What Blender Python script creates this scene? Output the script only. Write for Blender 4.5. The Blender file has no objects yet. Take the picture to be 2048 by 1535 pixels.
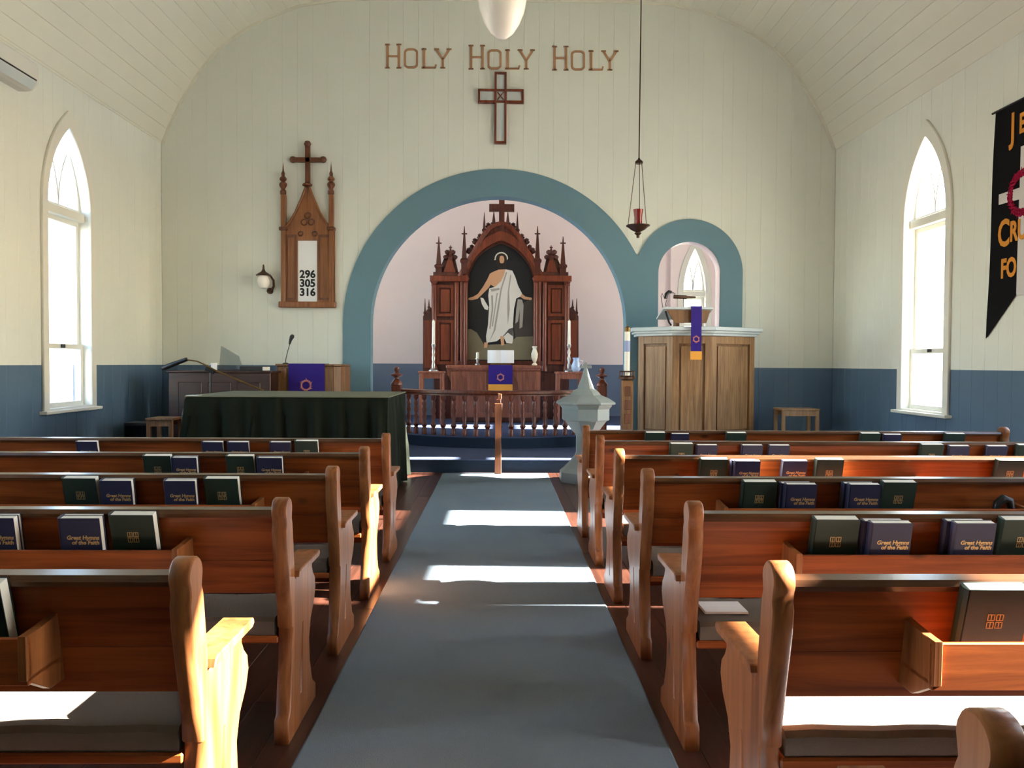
import bpy, bmesh, math, random
from mathutils import Vector, Matrix, Euler
random.seed(7)
S = bpy.context.scene
C = S.collection
PI = math.pi
# ------------------------------------------------------------------ camera
FPX = 1600.0
CAM = Vector((0.0, 0.0, 1.45))
YAW, PITCH, ROLL = math.atan(27.0/FPX), math.atan(40.5/FPX), math.radians(0.3)
cam_d = bpy.data.cameras.new('camera'); cam_d.sensor_width = 36.0; cam_d.lens = FPX/2048*36.0
cam = bpy.data.objects.new('camera', cam_d); C.objects.link(cam)
cam.location = CAM
ROT = (Matrix.Rotation(-YAW, 3, 'Z') @ Matrix.Rotation(PI/2-PITCH, 3, 'X') @ Matrix.Rotation(ROLL, 3, 'Z'))
cam.rotation_euler = ROT.to_euler()
cam_d.clip_start = 0.02; cam_d.clip_end = 500
S.camera = cam
# ------------------------------------------------------------------ sky, sun, exposure
SUN_DIR = Vector((-1.0, 0.045, -0.53)).normalized()
W = bpy.data.worlds.new('world'); S.world = W; W.use_nodes = True
wn = W.node_tree.nodes; wl = W.node_tree.links
sky = wn.new('ShaderNodeTexSky'); sky.sky_type = 'NISHITA'; sky.sun_disc = False
sky.sun_elevation = math.asin(-SUN_DIR.z); sky.sun_rotation = math.atan2(-SUN_DIR.x, -SUN_DIR.y)
sky.dust_density = 0.6; sky.air_density = 1.0
wl.new(sky.outputs[0], wn['Background'].inputs[0]); wn['Background'].inputs[1].default_value = 0.45
sl = bpy.data.lights.new('sun', 'SUN'); sl.energy = 26.0; sl.angle = math.radians(0.6); sl.color = (1.0, 0.95, 0.88)
sun = bpy.data.objects.new('sun', sl); C.objects.link(sun)
sun.rotation_euler = SUN_DIR.to_track_quat('-Z', 'Y').to_euler(); sun.location = (30, -9, 16)
S.view_settings.view_transform = 'Standard'; S.view_settings.look = 'None'
S.view_settings.gamma = 1.0; S.view_settings.use_curve_mapping = False
S.view_settings.exposure = 2.45
S.cycles.max_bounces = 8; S.cycles.diffuse_bounces = 5; S.cycles.adaptive_threshold = 0.04; S.cycles.sample_clamp_indirect = 6.0
S.cycles.transparent_max_bounces = 10

# ------------------------------------------------------------------ helpers
def at(px, py, Y):
    """point on the plane y = Y that the photograph shows at pixel px, py"""
    d = ROT @ Vector((px-1024.0, 767.5-py, -FPX))
    return CAM + d*((Y-CAM.y)/d.y)
def ax(px, py, X):
    d = ROT @ Vector((px-1024.0, 767.5-py, -FPX))
    return CAM + d*((X-CAM.x)/d.x)
def srgb(r, g, b):
    f = lambda c: (c/12.92 if c <= 0.04045 else ((c+0.055)/1.055)**2.4)
    return (f(r/255), f(g/255), f(b/255), 1.0)

def mat(name, col, rough=0.6, metal=0.0, spec=0.5, bump=0.0, bscale=60.0, vary=0.0, vscale=3.0, sheen=0.0, emit=None, estr=0.0, coat=0.0):
    m = bpy.data.materials.new(name); m.use_nodes = True
    nt = m.node_tree; b = nt.nodes['Principled BSDF']
    b.inputs['Base Color'].default_value = col; b.inputs['Roughness'].default_value = rough
    b.inputs['Metallic'].default_value = metal; b.inputs['Specular IOR Level'].default_value = spec
    if sheen: b.inputs['Sheen Weight'].default_value = sheen
    if coat: b.inputs['Coat Weight'].default_value = coat; b.inputs['Coat Roughness'].default_value = 0.15
    if emit: b.inputs['Emission Color'].default_value = emit; b.inputs['Emission Strength'].default_value = estr
    if vary or bump:
        tc = nt.nodes.new('ShaderNodeTexCoord')
    if vary:
        n = nt.nodes.new('ShaderNodeTexNoise'); n.inputs['Scale'].default_value = vscale; n.inputs['Detail'].default_value = 5
        nt.links.new(tc.outputs['Object'], n.inputs['Vector'])
        mx = nt.nodes.new('ShaderNodeMixRGB'); mx.blend_type = 'MULTIPLY'; mx.inputs[0].default_value = 1.0
        mx.inputs[1].default_value = col
        r = nt.nodes.new('ShaderNodeMapRange'); r.inputs['To Min'].default_value = 1-vary; r.inputs['To Max'].default_value = 1+vary
        nt.links.new(n.outputs['Fac'], r.inputs['Value']); nt.links.new(r.outputs[0], mx.inputs[2])
        nt.links.new(mx.outputs[0], b.inputs['Base Color'])
    if bump:
        n2 = nt.nodes.new('ShaderNodeTexNoise'); n2.inputs['Scale'].default_value = bscale; n2.inputs['Detail'].default_value = 3
        nt.links.new(tc.outputs['Object'], n2.inputs['Vector'])
        bp = nt.nodes.new('ShaderNodeBump'); bp.inputs['Strength'].default_value = bump; bp.inputs['Distance'].default_value = 0.01
        nt.links.new(n2.outputs['Fac'], bp.inputs['Height']); nt.links.new(bp.outputs[0], b.inputs['Normal'])
    return m

def wood(name, c1, c2, axis='X', rough=0.35, scale=1.0, spec=0.5, knots=False, coat=0.0):
    m = bpy.data.materials.new(name); m.use_nodes = True
    nt = m.node_tree; b = nt.nodes['Principled BSDF']; L = nt.links
    tc = nt.nodes.new('ShaderNodeTexCoord'); oi = nt.nodes.new('ShaderNodeObjectInfo')
    add = nt.nodes.new('ShaderNodeVectorMath'); add.operation = 'ADD'
    mul = nt.nodes.new('ShaderNodeVectorMath'); mul.operation = 'SCALE'; mul.inputs[0].default_value = (13.1, 7.7, 5.3)
    L.new(oi.outputs['Random'], mul.inputs['Scale']); L.new(tc.outputs['Object'], add.inputs[0]); L.new(mul.outputs[0], add.inputs[1])
    mp = nt.nodes.new('ShaderNodeMapping')
    s = {'X': (0.7, 14, 14), 'Y': (14, 0.7, 14), 'Z': (14, 14, 0.7)}[axis]
    mp.inputs['Scale'].default_value = [v*scale for v in s]
    L.new(add.outputs[0], mp.inputs['Vector'])
    n = nt.nodes.new('ShaderNodeTexNoise'); n.inputs['Scale'].default_value = 1.6; n.inputs['Detail'].default_value = 8
    n.inputs['Roughness'].default_value = 0.62; n.inputs['Distortion'].default_value = 0.7
    L.new(mp.outputs[0], n.inputs['Vector'])
    cr = nt.nodes.new('ShaderNodeValToRGB'); cr.color_ramp.elements[0].position = 0.33; cr.color_ramp.elements[1].position = 0.66
    cr.color_ramp.elements[0].color = c1; cr.color_ramp.elements[1].color = c2
    L.new(n.outputs['Fac'], cr.inputs['Fac'])
    n3 = nt.nodes.new('ShaderNodeTexNoise'); n3.inputs['Scale'].default_value = 2.2; n3.inputs['Detail'].default_value = 3
    L.new(add.outputs[0], n3.inputs['Vector'])
    mr = nt.nodes.new('ShaderNodeMapRange'); mr.inputs['To Min'].default_value = 0.78; mr.inputs['To Max'].default_value = 1.2
    L.new(n3.outputs['Fac'], mr.inputs['Value'])
    mx = nt.nodes.new('ShaderNodeMixRGB'); mx.blend_type = 'MULTIPLY'; mx.inputs[0].default_value = 1
    L.new(cr.outputs[0], mx.inputs[1]); L.new(mr.outputs[0], mx.inputs[2]); L.new(mx.outputs[0], b.inputs['Base Color'])
    if knots:
        vo = nt.nodes.new('ShaderNodeTexVoronoi'); vo.inputs['Scale'].default_value = 1.0
        mk = nt.nodes.new('ShaderNodeMapping'); mk.inputs['Scale'].default_value = [2.2 if a_ == axis else 4.2 for a_ in 'XYZ']
        L.new(add.outputs[0], mk.inputs['Vector']); L.new(mk.outputs[0], vo.inputs['Vector'])
        kr = nt.nodes.new('ShaderNodeMapRange'); kr.inputs['From Min'].default_value = 0.05; kr.inputs['From Max'].default_value = 0.11
        kr.inputs['To Min'].default_value = 0.25; kr.inputs['To Max'].default_value = 1.0
        L.new(vo.outputs['Distance'], kr.inputs['Value'])
        mk2 = nt.nodes.new('ShaderNodeMixRGB'); mk2.blend_type = 'MULTIPLY'; mk2.inputs[0].default_value = 1
        L.new(mx.outputs[0], mk2.inputs[1]); L.new(kr.outputs[0], mk2.inputs[2]); L.new(mk2.outputs[0], b.inputs['Base Color'])
    b.inputs['Roughness'].default_value = rough; b.inputs['Specular IOR Level'].default_value = spec
    if coat: b.inputs['Coat Weight'].default_value = coat; b.inputs['Coat Roughness'].default_value = 0.2
    bp = nt.nodes.new('ShaderNodeBump'); bp.inputs['Strength'].default_value = 0.08; bp.inputs['Distance'].default_value = 0.004
    L.new(n.outputs['Fac'], bp.inputs['Height']); L.new(bp.outputs[0], b.inputs['Normal'])
    return m

def glass_mat(name, tint=(1, 1, 1, 1), refl=0.08):
    m = bpy.data.materials.new(name); m.use_nodes = True
    nt = m.node_tree; nt.nodes.remove(nt.nodes['Principled BSDF'])
    t = nt.nodes.new('ShaderNodeBsdfTransparent'); t.inputs[0].default_value = tint
    g = nt.nodes.new('ShaderNodeBsdfGlossy'); g.inputs['Roughness'].default_value = 0.05
    x = nt.nodes.new('ShaderNodeMixShader'); x.inputs[0].default_value = refl
    nt.links.new(t.outputs[0], x.inputs[1]); nt.links.new(g.outputs[0], x.inputs[2])
    nt.links.new(x.outputs[0], nt.nodes['Material Output'].inputs['Surface'])
    return m

M = {}
def wall_paint(name, upper, lower, split):
    m = bpy.data.materials.new(name); m.use_nodes = True
    nt = m.node_tree; b = nt.nodes['Principled BSDF']; L = nt.links
    g = nt.nodes.new('ShaderNodeNewGeometry'); sp = nt.nodes.new('ShaderNodeSeparateXYZ')
    L.new(g.outputs['Position'], sp.inputs[0])
    gt = nt.nodes.new('ShaderNodeMath'); gt.operation = 'GREATER_THAN'; gt.inputs[1].default_value = split
    L.new(sp.outputs['Z'], gt.inputs[0])
    mx = nt.nodes.new('ShaderNodeMixRGB'); mx.inputs[1].default_value = lower; mx.inputs[2].default_value = upper
    L.new(gt.outputs[0], mx.inputs[0])
    n = nt.nodes.new('ShaderNodeTexNoise'); n.inputs['Scale'].default_value = 1.3; n.inputs['Detail'].default_value = 4
    L.new(g.outputs['Position'], n.inputs['Vector'])
    mr = nt.nodes.new('ShaderNodeMapRange'); mr.inputs['To Min'].default_value = 0.95; mr.inputs['To Max'].default_value = 1.05
    L.new(n.outputs['Fac'], mr.inputs['Value'])
    m2 = nt.nodes.new('ShaderNodeMixRGB'); m2.blend_type = 'MULTIPLY'; m2.inputs[0].default_value = 1
    L.new(mx.outputs[0], m2.inputs[1]); L.new(mr.outputs[0], m2.inputs[2]); L.new(m2.outputs[0], b.inputs['Base Color'])
    b.inputs['Roughness'].default_value = 0.55; b.inputs['Specular IOR Level'].default_value = 0.35
    return m
WAINSCOT = 1.405
BLUE = srgb(84, 107, 128)
M['wall'] = wall_paint('cream_and_blue_wall_paint', srgb(220, 222, 211), BLUE, WAINSCOT)
M['chancel'] = wall_paint('pink_and_blue_chancel_paint', srgb(246, 230, 227), srgb(110, 124, 146), 1.44)
M['ceiling'] = mat('cream_ceiling_paint', srgb(222, 220, 204), 0.6, spec=0.3)
M['arch'] = mat('grey_blue_arch_paint', srgb(104, 136, 148), 0.55, spec=0.3, vary=0.06, vscale=1.5)
M['white'] = mat('white_gloss_paint', srgb(222, 220, 208), 0.35)
M['grey_white'] = mat('pale_grey_paint', srgb(196, 204, 202), 0.4)
M['pew'] = wood('honey_pine_pew', srgb(110, 50, 17), srgb(166, 86, 36), 'X', 0.42, 1.0, spec=0.3, coat=0.05, knots=True)
M['pew_end'] = wood('honey_pine_pew_end', srgb(112, 62, 30), srgb(160, 100, 56), 'Z', 0.4, 1.0, spec=0.35, coat=0.05, knots=True)
M['pew_rail'] = wood('dark_pine_rail', srgb(66, 40, 22), srgb(100, 64, 38), 'X', 0.26, 1.0, coat=0.2)
M['reredos'] = wood('mahogany_reredos', srgb(82, 30, 13), srgb(132, 60, 30), 'Z', 0.35, 1.3)
M['reredos_dark'] = wood('dark_mahogany', srgb(56, 22, 11), srgb(92, 40, 21), 'Z', 0.4, 1.3)
M['altar'] = wood('brown_altar_wood', srgb(116, 62, 44), srgb(162, 98, 70), 'Z', 0.4, 1.0)
M['rail'] = wood('reddish_brown_turned_wood', srgb(74, 30, 16), srgb(124, 60, 36), 'Z', 0.3, 1.5)
M['oak'] = wood('light_oak_pulpit', srgb(122, 86, 52), srgb(168, 128, 84), 'Z', 0.4, 1.2)
M['oak_mid'] = wood('mid_oak', srgb(100, 66, 38), srgb(142, 100, 60), 'Z', 0.4, 1.2)
M['walnut'] = wood('dark_walnut_organ', srgb(40, 20, 13), srgb(66, 34, 22), 'X', 0.4, 1.0)
M['hymnboard'] = wood('carved_oak_board', srgb(112, 64, 30), srgb(152, 96, 50), 'Z', 0.4, 1.4)
M['hymnboard_dark'] = wood('carved_oak_dark', srgb(84, 44, 24), srgb(118, 68, 36), 'Z', 0.45, 1.4)
M['floor'] = wood('dark_floorboard', srgb(44, 25, 18), srgb(78, 46, 34), 'Y', 0.3, 1.0)
M['carpet'] = mat('grey_blue_carpet', srgb(113, 127, 137), 0.95, spec=0.1, bump=0.6, bscale=220, vary=0.12, vscale=2.0)
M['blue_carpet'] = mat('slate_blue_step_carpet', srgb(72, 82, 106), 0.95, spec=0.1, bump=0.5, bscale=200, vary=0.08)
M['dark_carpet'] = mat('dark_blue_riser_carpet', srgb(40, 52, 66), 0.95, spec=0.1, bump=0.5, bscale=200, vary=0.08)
M['cushion'] = mat('taupe_pew_fabric', srgb(110, 100, 90), 0.9, spec=0.15, bump=0.3, bscale=300, vary=0.08, vscale=8)
M['green_cloth'] = mat('dark_green_drape', srgb(20, 24, 12), 0.8, spec=0.15, bump=0.2, bscale=200, sheen=0.0)
M['violet'] = mat('violet_parament_cloth', srgb(52, 34, 120), 0.8, spec=0.2, bump=0.2, bscale=250)
M['gold_cloth'] = mat('gold_fringe_cloth', srgb(228, 156, 50), 0.7, bump=0.3, bscale=200)
M['pink_thread'] = mat('rose_embroidery', srgb(196, 120, 120), 0.7)
M['gold'] = mat('gilt_lettering', srgb(206, 172, 116), 0.4, metal=0.3)
M['bronze_letters'] = mat('tan_letter_paint', srgb(176, 132, 96), 0.5)
M['book_green'] = mat('green_book_cloth', srgb(30, 50, 40), 0.5, bump=0.1, bscale=400)
M['book_blue'] = mat('navy_book_cloth', srgb(38, 42, 72), 0.45, bump=0.1, bscale=400)
M['paper'] = mat('cream_page_edges', srgb(236, 232, 220), 0.8)
M['white_page'] = mat('white_paper', srgb(240, 240, 240), 0.8)
M['black'] = mat('black_metal', srgb(20, 20, 20), 0.45)
M['black_ink'] = mat('black_ink', srgb(18, 18, 18), 0.7)
M['brass'] = mat('aged_brass', srgb(120, 92, 52), 0.4, metal=0.8)
M['bronze'] = mat('dark_bronze', srgb(74, 48, 32), 0.4, metal=0.6)
M['steel'] = mat('brushed_steel', srgb(170, 170, 168), 0.35, metal=0.9)
M['candle'] = mat('ivory_wax', srgb(240, 234, 214), 0.5)
M['opal'] = mat('opal_glass_globe', srgb(246, 240, 230), 0.2)
M['ruby'] = mat('ruby_glass', srgb(128, 8, 20), 0.15)
M['banner'] = mat('black_felt_banner', srgb(22, 22, 24), 0.95, spec=0.1, bump=0.2, bscale=300)
M['orange'] = mat('orange_felt', srgb(210, 140, 58), 0.9, spec=0.1)
M['grey_felt'] = mat('pale_grey_felt', srgb(204, 200, 196), 0.9, spec=0.1)
M['crimson'] = mat('crimson_felt', srgb(150, 22, 58), 0.9, spec=0.1)
M['stone'] = mat('grey_painted_font', srgb(138, 145, 140), 0.5, vary=0.08, vscale=6)
M['plastic'] = mat('white_plastic', srgb(214, 212, 202), 0.35)
M['clear'] = glass_mat('window_glass', (1, 1, 1, 1), 0.05)
M['perspex'] = glass_mat('smoky_clear_sheet', (0.72, 0.76, 0.78, 1), 0.08)
M['bounce_ground'] = mat('pale_bounce_ground', srgb(196, 190, 176), 0.9, bump=0.4, bscale=20, vary=0.15, vscale=0.6)  # pale tone chosen so the unseen ground bounces light into the church
M['leaf'] = mat('green_leaf', srgb(86, 130, 60), 0.6)
M['bark'] = mat('grey_bark', srgb(90, 78, 66), 0.9, bump=0.5, bscale=30)
M['p_black'] = mat('painting_black', srgb(14, 13, 13), 0.5)
M['p_brown'] = mat('painting_umber', srgb(62, 52, 46), 0.5, vary=0.2, vscale=4)
M['p_olive'] = mat('painting_olive', srgb(118, 108, 84), 0.5, vary=0.2, vscale=5)
M['p_skin'] = mat('painting_skin', srgb(196, 146, 108), 0.5)
M['p_hair'] = mat('painting_hair', srgb(40, 24, 18), 0.5)
M['p_robe'] = mat('painting_robe', srgb(206, 200, 190), 0.5)
M['p_fold'] = mat('painting_fold', srgb(150, 143, 134), 0.5)
M['p_shade'] = mat('painting_deep_fold', srgb(84, 80, 76), 0.5)
M['p_halo'] = mat('painting_halo', srgb(206, 200, 176), 0.5)

_w = {}
def link(o, parent=None):
    C.objects.link(o)
    if parent is not None: o.parent = parent
    return o
def tag(o, label=None, cat=None, group=None, kind=None):
    if label: o['label'] = label
    if cat: o['category'] = cat
    if group: o['group'] = group
    if kind: o['kind'] = kind
    return o
def thing(name, label, cat, loc=(0, 0, 0), rotz=0.0, group=None, kind=None):
    o = bpy.data.objects.new(name, None); C.objects.link(o)
    o.location = loc; o.rotation_euler = (0, 0, rotz); o.empty_display_size = 0.1
    _w[o.name] = Vector(loc)
    return tag(o, label, cat, group, kind)
def wl_of(p):
    return _w.get(p.name, Vector((0, 0, 0))) if p is not None else Vector((0, 0, 0))
def obj(name, bm, m, parent=None, smooth=False, shift=True):
    """one mesh object; bm is in world coordinates unless shift is off"""
    me = bpy.data.meshes.new(name)
    w = wl_of(parent)
    if shift and w.length > 0: bmesh.ops.translate(bm, vec=-w, verts=bm.verts)
    bmesh.ops.recalc_face_normals(bm, faces=bm.faces)
    bm.to_mesh(me); bm.free()
    if smooth:
        for p in me.polygons: p.use_smooth = True
        try: me.set_sharp_from_angle(angle=math.radians(38))
        except Exception: pass
    me.materials.append(m)
    o = bpy.data.objects.new(name, me); link(o, parent)
    if parent is not None: _w[o.name] = w
    else: _w[o.name] = Vector((0, 0, 0))
    return o
def mesh_obj(name, me, m, parent=None):
    if m and not me.materials: me.materials.append(m)
    o = bpy.data.objects.new(name, me); link(o, parent)
    _w[o.name] = wl_of(parent) if parent is not None else Vector((0, 0, 0))
    return o
def copy_tree(o, parent=None):
    c = o.copy(); C.objects.link(c); c.parent = parent
    for ch in o.children: copy_tree(ch, c)
    return c
NB = bmesh.new
def box(bm, x0, x1, y0, y1, z0, z1, bev=0.0):
    x0, x1 = min(x0, x1), max(x0, x1); y0, y1 = min(y0, y1), max(y0, y1); z0, z1 = min(z0, z1), max(z0, z1)
    vs = [bm.verts.new(p) for p in ((x0, y0, z0), (x1, y0, z0), (x1, y1, z0), (x0, y1, z0), (x0, y0, z1), (x1, y0, z1), (x1, y1, z1), (x0, y1, z1))]
    fs = [bm.faces.new([vs[i] for i in f]) for f in ((0, 3, 2, 1), (4, 5, 6, 7), (0, 1, 5, 4), (1, 2, 6, 5), (2, 3, 7, 6), (3, 0, 4, 7))]
    if bev > 0:
        es = list({e for f in fs for e in f.edges})
        bmesh.ops.bevel(bm, geom=es, offset=bev, segments=1, affect='EDGES')
    return vs
def bx(*a, **k):
    bm = NB(); box(bm, *a, **k); return bm
def prism(bm, pts, a0, a1, axis='Y', bev=0.0):
    """extrude a simple polygon; pts are (x,z) for Y, (y,z) for X, (x,y) for Z"""
    def P(p, a): return {'Y': (p[0], a, p[1]), 'X': (a, p[0], p[1]), 'Z': (p[0], p[1], a)}[axis]
    A = [bm.verts.new(P(p, a0)) for p in pts]; B = [bm.verts.new(P(p, a1)) for p in pts]
    fs = [bm.faces.new(A), bm.faces.new(B[::-1])]
    n = len(pts)
    for i in range(n): fs.append(bm.faces.new((A[i], B[i], B[(i+1) % n], A[(i+1) % n])))
    if bev > 0:
        es = list(set(list(fs[0].edges)+list(fs[1].edges)))
        bmesh.ops.bevel(bm, geom=es, offset=bev, segments=1, affect='EDGES')
    return bm
def pz(*a, **k):
    bm = NB(); prism(bm, *a, **k); return bm
def lathe(bm, prof, c=(0, 0, 0), seg=16, rot=0.0, cap=True):
    rings = []
    for r, z in prof:
        if r < 1e-5: rings.append([bm.verts.new((c[0], c[1], c[2]+z))])
        else: rings.append([bm.verts.new((c[0]+r*math.cos(2*PI*i/seg+rot), c[1]+r*math.sin(2*PI*i/seg+rot), c[2]+z)) for i in range(seg)])
    for a, b in zip(rings, rings[1:]):
        for i in range(seg):
            j = (i+1) % seg
            if len(a) == 1 and len(b) == 1: continue
            if len(a) == 1: bm.faces.new((a[0], b[i], b[j]))
            elif len(b) == 1: bm.faces.new((a[i], a[j], b[0]))
            else: bm.faces.new((a[i], a[j], b[j], b[i]))
    if cap:
        if len(rings[0]) > 1: bm.faces.new(rings[0][::-1])
        if len(rings[-1]) > 1: bm.faces.new(rings[-1])
    return bm
def lz(*a, **k):
    bm = NB(); lathe(bm, *a, **k); return bm
def tube(bm, pts, r, seg=8):
    pts = [Vector(p) for p in pts]; rs = r if isinstance(r, (list, tuple)) else [r]*len(pts)
    rings = []
    for i, p in enumerate(pts):
        d = (pts[min(i+1, len(pts)-1)]-pts[max(i-1, 0)]).normalized()
        u = d.cross(Vector((0, 0, 1)))
        if u.length < 1e-3: u = d.cross(Vector((1, 0, 0)))
        u.normalize(); v = d.cross(u)
        rings.append([bm.verts.new(p+(u*math.cos(2*PI*k/seg)+v*math.sin(2*PI*k/seg))*rs[i]) for k in range(seg)])
    for a, b in zip(rings, rings[1:]):
        for k in range(seg): bm.faces.new((a[k], a[(k+1) % seg], b[(k+1) % seg], b[k]))
    bm.faces.new(rings[0][::-1]); bm.faces.new(rings[-1])
    return bm
def tb(*a, **k):
    bm = NB(); tube(bm, *a, **k); return bm
def shape2d(loops, ext, bev=0.0, bevres=0):
    """filled 2-D outline with holes, extruded; lies in local XY, thickness +-ext along Z"""
    cu = bpy.data.curves.new('outline', 'CURVE'); cu.dimensions = '2D'; cu.fill_mode = 'BOTH'
    cu.extrude = ext; cu.bevel_depth = bev; cu.bevel_resolution = bevres
    for lp in loops:
        sp = cu.splines.new('POLY'); sp.points.add(len(lp)-1); sp.use_cyclic_u = True
        for i, p in enumerate(lp): sp.points[i].co = (p[0], p[1], 0, 1)
    o = bpy.data.objects.new('outline', cu); C.objects.link(o)
    dg = bpy.context.evaluated_depsgraph_get(); dg.update()
    me = bpy.data.meshes.new_from_object(o.evaluated_get(dg), depsgraph=dg)
    bpy.data.objects.remove(o); bpy.data.curves.remove(cu)
    me.materials.clear()
    return me
XZ = Matrix(((1, 0, 0, 0), (0, 0, -1, 0), (0, 1, 0, 0), (0, 0, 0, 1)))        # local x,y -> world x,z (front faces -y)
YZ = Matrix(((0, 0, 1, 0), (1, 0, 0, 0), (0, 1, 0, 0), (0, 0, 0, 1)))         # local x,y -> world y,z
def plate(name, loops, depth0, depth1, m, parent=None, plane='XZ', bev=0.0):
    """2-D outline in world x,z (or y,z) between two depths"""
    me = shape2d(loops, abs(depth1-depth0)/2-bev, bev)
    mid = (depth0+depth1)/2
    w = wl_of(parent)
    if plane == 'XZ': mt = Matrix.Translation(Vector((0, mid, 0))-w) @ XZ
    else: mt = Matrix.Translation(Vector((mid, 0, 0))-w) @ YZ
    me.transform(mt)
    return mesh_obj(name, me, m, parent)
def text_mesh(s, size, ext=0.0005, offset=0.0, align='CENTER', shear=0.0):
    cu = bpy.data.curves.new('lettering', 'FONT'); cu.body = s; cu.size = size; cu.extrude = ext; cu.offset = offset
    cu.align_x = align; cu.align_y = 'CENTER'; cu.shear = shear; cu.resolution_u = 3
    o = bpy.data.objects.new('lettering', cu); C.objects.link(o)
    dg = bpy.context.evaluated_depsgraph_get(); dg.update()
    me = bpy.data.meshes.new_from_object(o.evaluated_get(dg), depsgraph=dg)
    bpy.data.objects.remove(o); bpy.data.curves.remove(cu); me.materials.clear()
    return me
def arc(cx, cz, r, a0, a1, n):
    return [(cx+r*math.cos(a0+(a1-a0)*i/n), cz+r*math.sin(a0+(a1-a0)*i/n)) for i in range(n+1)]
def rect(x0, x1, z0, z1): return [(x0, z0), (x1, z0), (x1, z1), (x0, z1)]
def gothic(w, rise, z0, zs, n=14, cx=0.0):
    """closed pointed-arch outline: half width w, sill z0, spring zs"""
    R = (w*w+rise*rise)/(2*w); a = math.atan2(rise, R-w)
    right = arc(cx+w-R, zs, R, 0, a, n); left = [(2*cx-x, z) for x, z in right[::-1]][1:]
    return [(cx-w, z0), (cx+w, z0)]+right+left
def gothic_top(w, rise, zs, d):
    R = (w*w+rise*rise)/(2*w); v = abs(d)+R-w
    return zs+math.sqrt(max(R*R-v*v, 0))

# ------------------------------------------------------------------ the room shell
YW = 12.90                      # face of the wall with the arches
XL, XR = -5.38, 5.42            # side walls
YB = -4.6                       # wall behind the photographer
ZS = 4.92                       # where the cove springs
k = YW/FPX
prof = [(675, 427), (660, 468), (640, 510), (621, 542), (590, 588), (563, 617), (532, 642), (500, 662), (467, 679), (405, 703), (330, 716), (220, 720), (0, 721)]
xc0 = (XL+XR)/2; hw0 = (XR-XL)/2
cove = [((a/675)*hw0, 1.45+b*k) for a, b in prof]
cove[0] = (hw0, ZS)
def cove_z(x):
    d = abs(x-xc0)
    for (a, za), (b, zb) in zip(cove, cove[1:]):
        if b <= d <= a: return zb+(za-zb)*(d-b)/(a-b)
    return ZS
cove_line = [(xc0+a, z) for a, z in cove]+[(xc0-a, z) for a, z in cove[-2::-1]]     # right spring -> left spring
# arches
AC, ARI, ARO, AZ = 0.0, 2.055, 2.49, 1.45+77*k
AC = at(997, 650, YW).x
BC = at(1378, 540, YW).x; BRI, BRO, BZ = 0.50, 0.865, 1.45+183*k
def arch_lo(x, big=ARI, small=BRI):
    z = 0.0
    if abs(x-AC) < big: z = AZ+math.sqrt(max(big*big-(x-AC)**2, 0))
    if abs(x-BC) < small: z = max(z, BZ+math.sqrt(max(small*small-(x-BC)**2, 0)))
    return z
def board(parent, fn, u0, u1, lo, hi, m, n=3, thick=0.02, g=0.004):
    """one board between u0 and u1 with v-grooved long edges; fn(u, v, d) gives the point at depth d in front of the wall"""
    bm = NB()
    us = [u0, u0+g]+[u0+g+(u1-u0-2*g)*i/n for i in range(1, n)]+[u1-g, u1]
    F, B = [], []
    for i, u in enumerate(us):
        d = thick if 0 < i < len(us)-1 else thick-g
        uu = min(max(u, u0+1e-4), u1-1e-4)
        l, h = lo(uu), hi(uu)
        F.append((bm.verts.new(fn(u, l, d)), bm.verts.new(fn(u, h, d))))
        B.append((bm.verts.new(fn(u, l, 0)), bm.verts.new(fn(u, h, 0))))
    for i in range(len(us)-1):
        bm.faces.new((F[i][0], F[i+1][0], F[i+1][1], F[i][1]))
        bm.faces.new((B[i][0], B[i][1], B[i+1][1], B[i+1][0]))
        bm.faces.new((F[i][1], F[i+1][1], B[i+1][1], B[i][1]))
        bm.faces.new((F[i][0], B[i][0], B[i+1][0], F[i+1][0]))
    for i in (0, -1): bm.faces.new((F[i][0], F[i][1], B[i][1], B[i][0]))
    return obj('wall_board', bm, m, parent)

# floor: slab with dark boards
fl = obj('floor', bx(XL-0.3, XR+0.3, YB-0.3, 17.4, -0.30, -0.025), M['floor'])
tag(fl, 'dark brown wooden plank floor of the church', 'floor', kind='structure')
bw = 0.15; nb = int((XR-XL)/bw)+1
ends = [YB, -0.6, 3.4, 7.4, 10.62]
fb_me = {}
for i in range(nb):
    x0 = XL+i*bw; x1 = min(x0+bw, XR)
    off = [0, 1.3, 2.6, 0.7][i % 4]
    es = [YB]+[e+off-1.3 for e in ends[1:-1]]+[10.62]
    for y0, y1 in zip(es, es[1:]):
        key = (round(x1-x0, 4), round(y1-y0, 4))
        if key not in fb_me:
            o = obj('floorboard', bx(0, key[0]-0.002, 0, key[1]-0.002, -0.025, 0.0, bev=0.0015), M['floor'], fl, shift=False)
            fb_me[key] = o.data
        else:
            o = bpy.data.objects.new('floorboard', fb_me[key]); link(o, fl)
        o.location = (x0, y0, 0)
# aisle carpet
XCL, XCR = -0.735, 0.655
bm = NB(); ys = [-4.2+0.5*i for i in range(30)]+[10.52]
V = []
for y in ys:
    V.append([bm.verts.new((x, y, z)) for x, z in ((XCL, 0.0005), (XCL+0.01, 0.009), (XCR-0.01, 0.009), (XCR, 0.0005))])
for a, b in zip(V, V[1:]):
    for j in range(3): bm.faces.new((a[j], a[j+1], b[j+1], b[j]))
    bm.faces.new((a[3], a[0], b[0], b[3]))
bm.faces.new(V[0]); bm.faces.new(V[-1][::-1])
tag(obj('carpet_runner', bm, M['carpet']), 'grey-blue carpet runner down the aisle between the pews', 'carpet')

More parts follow.
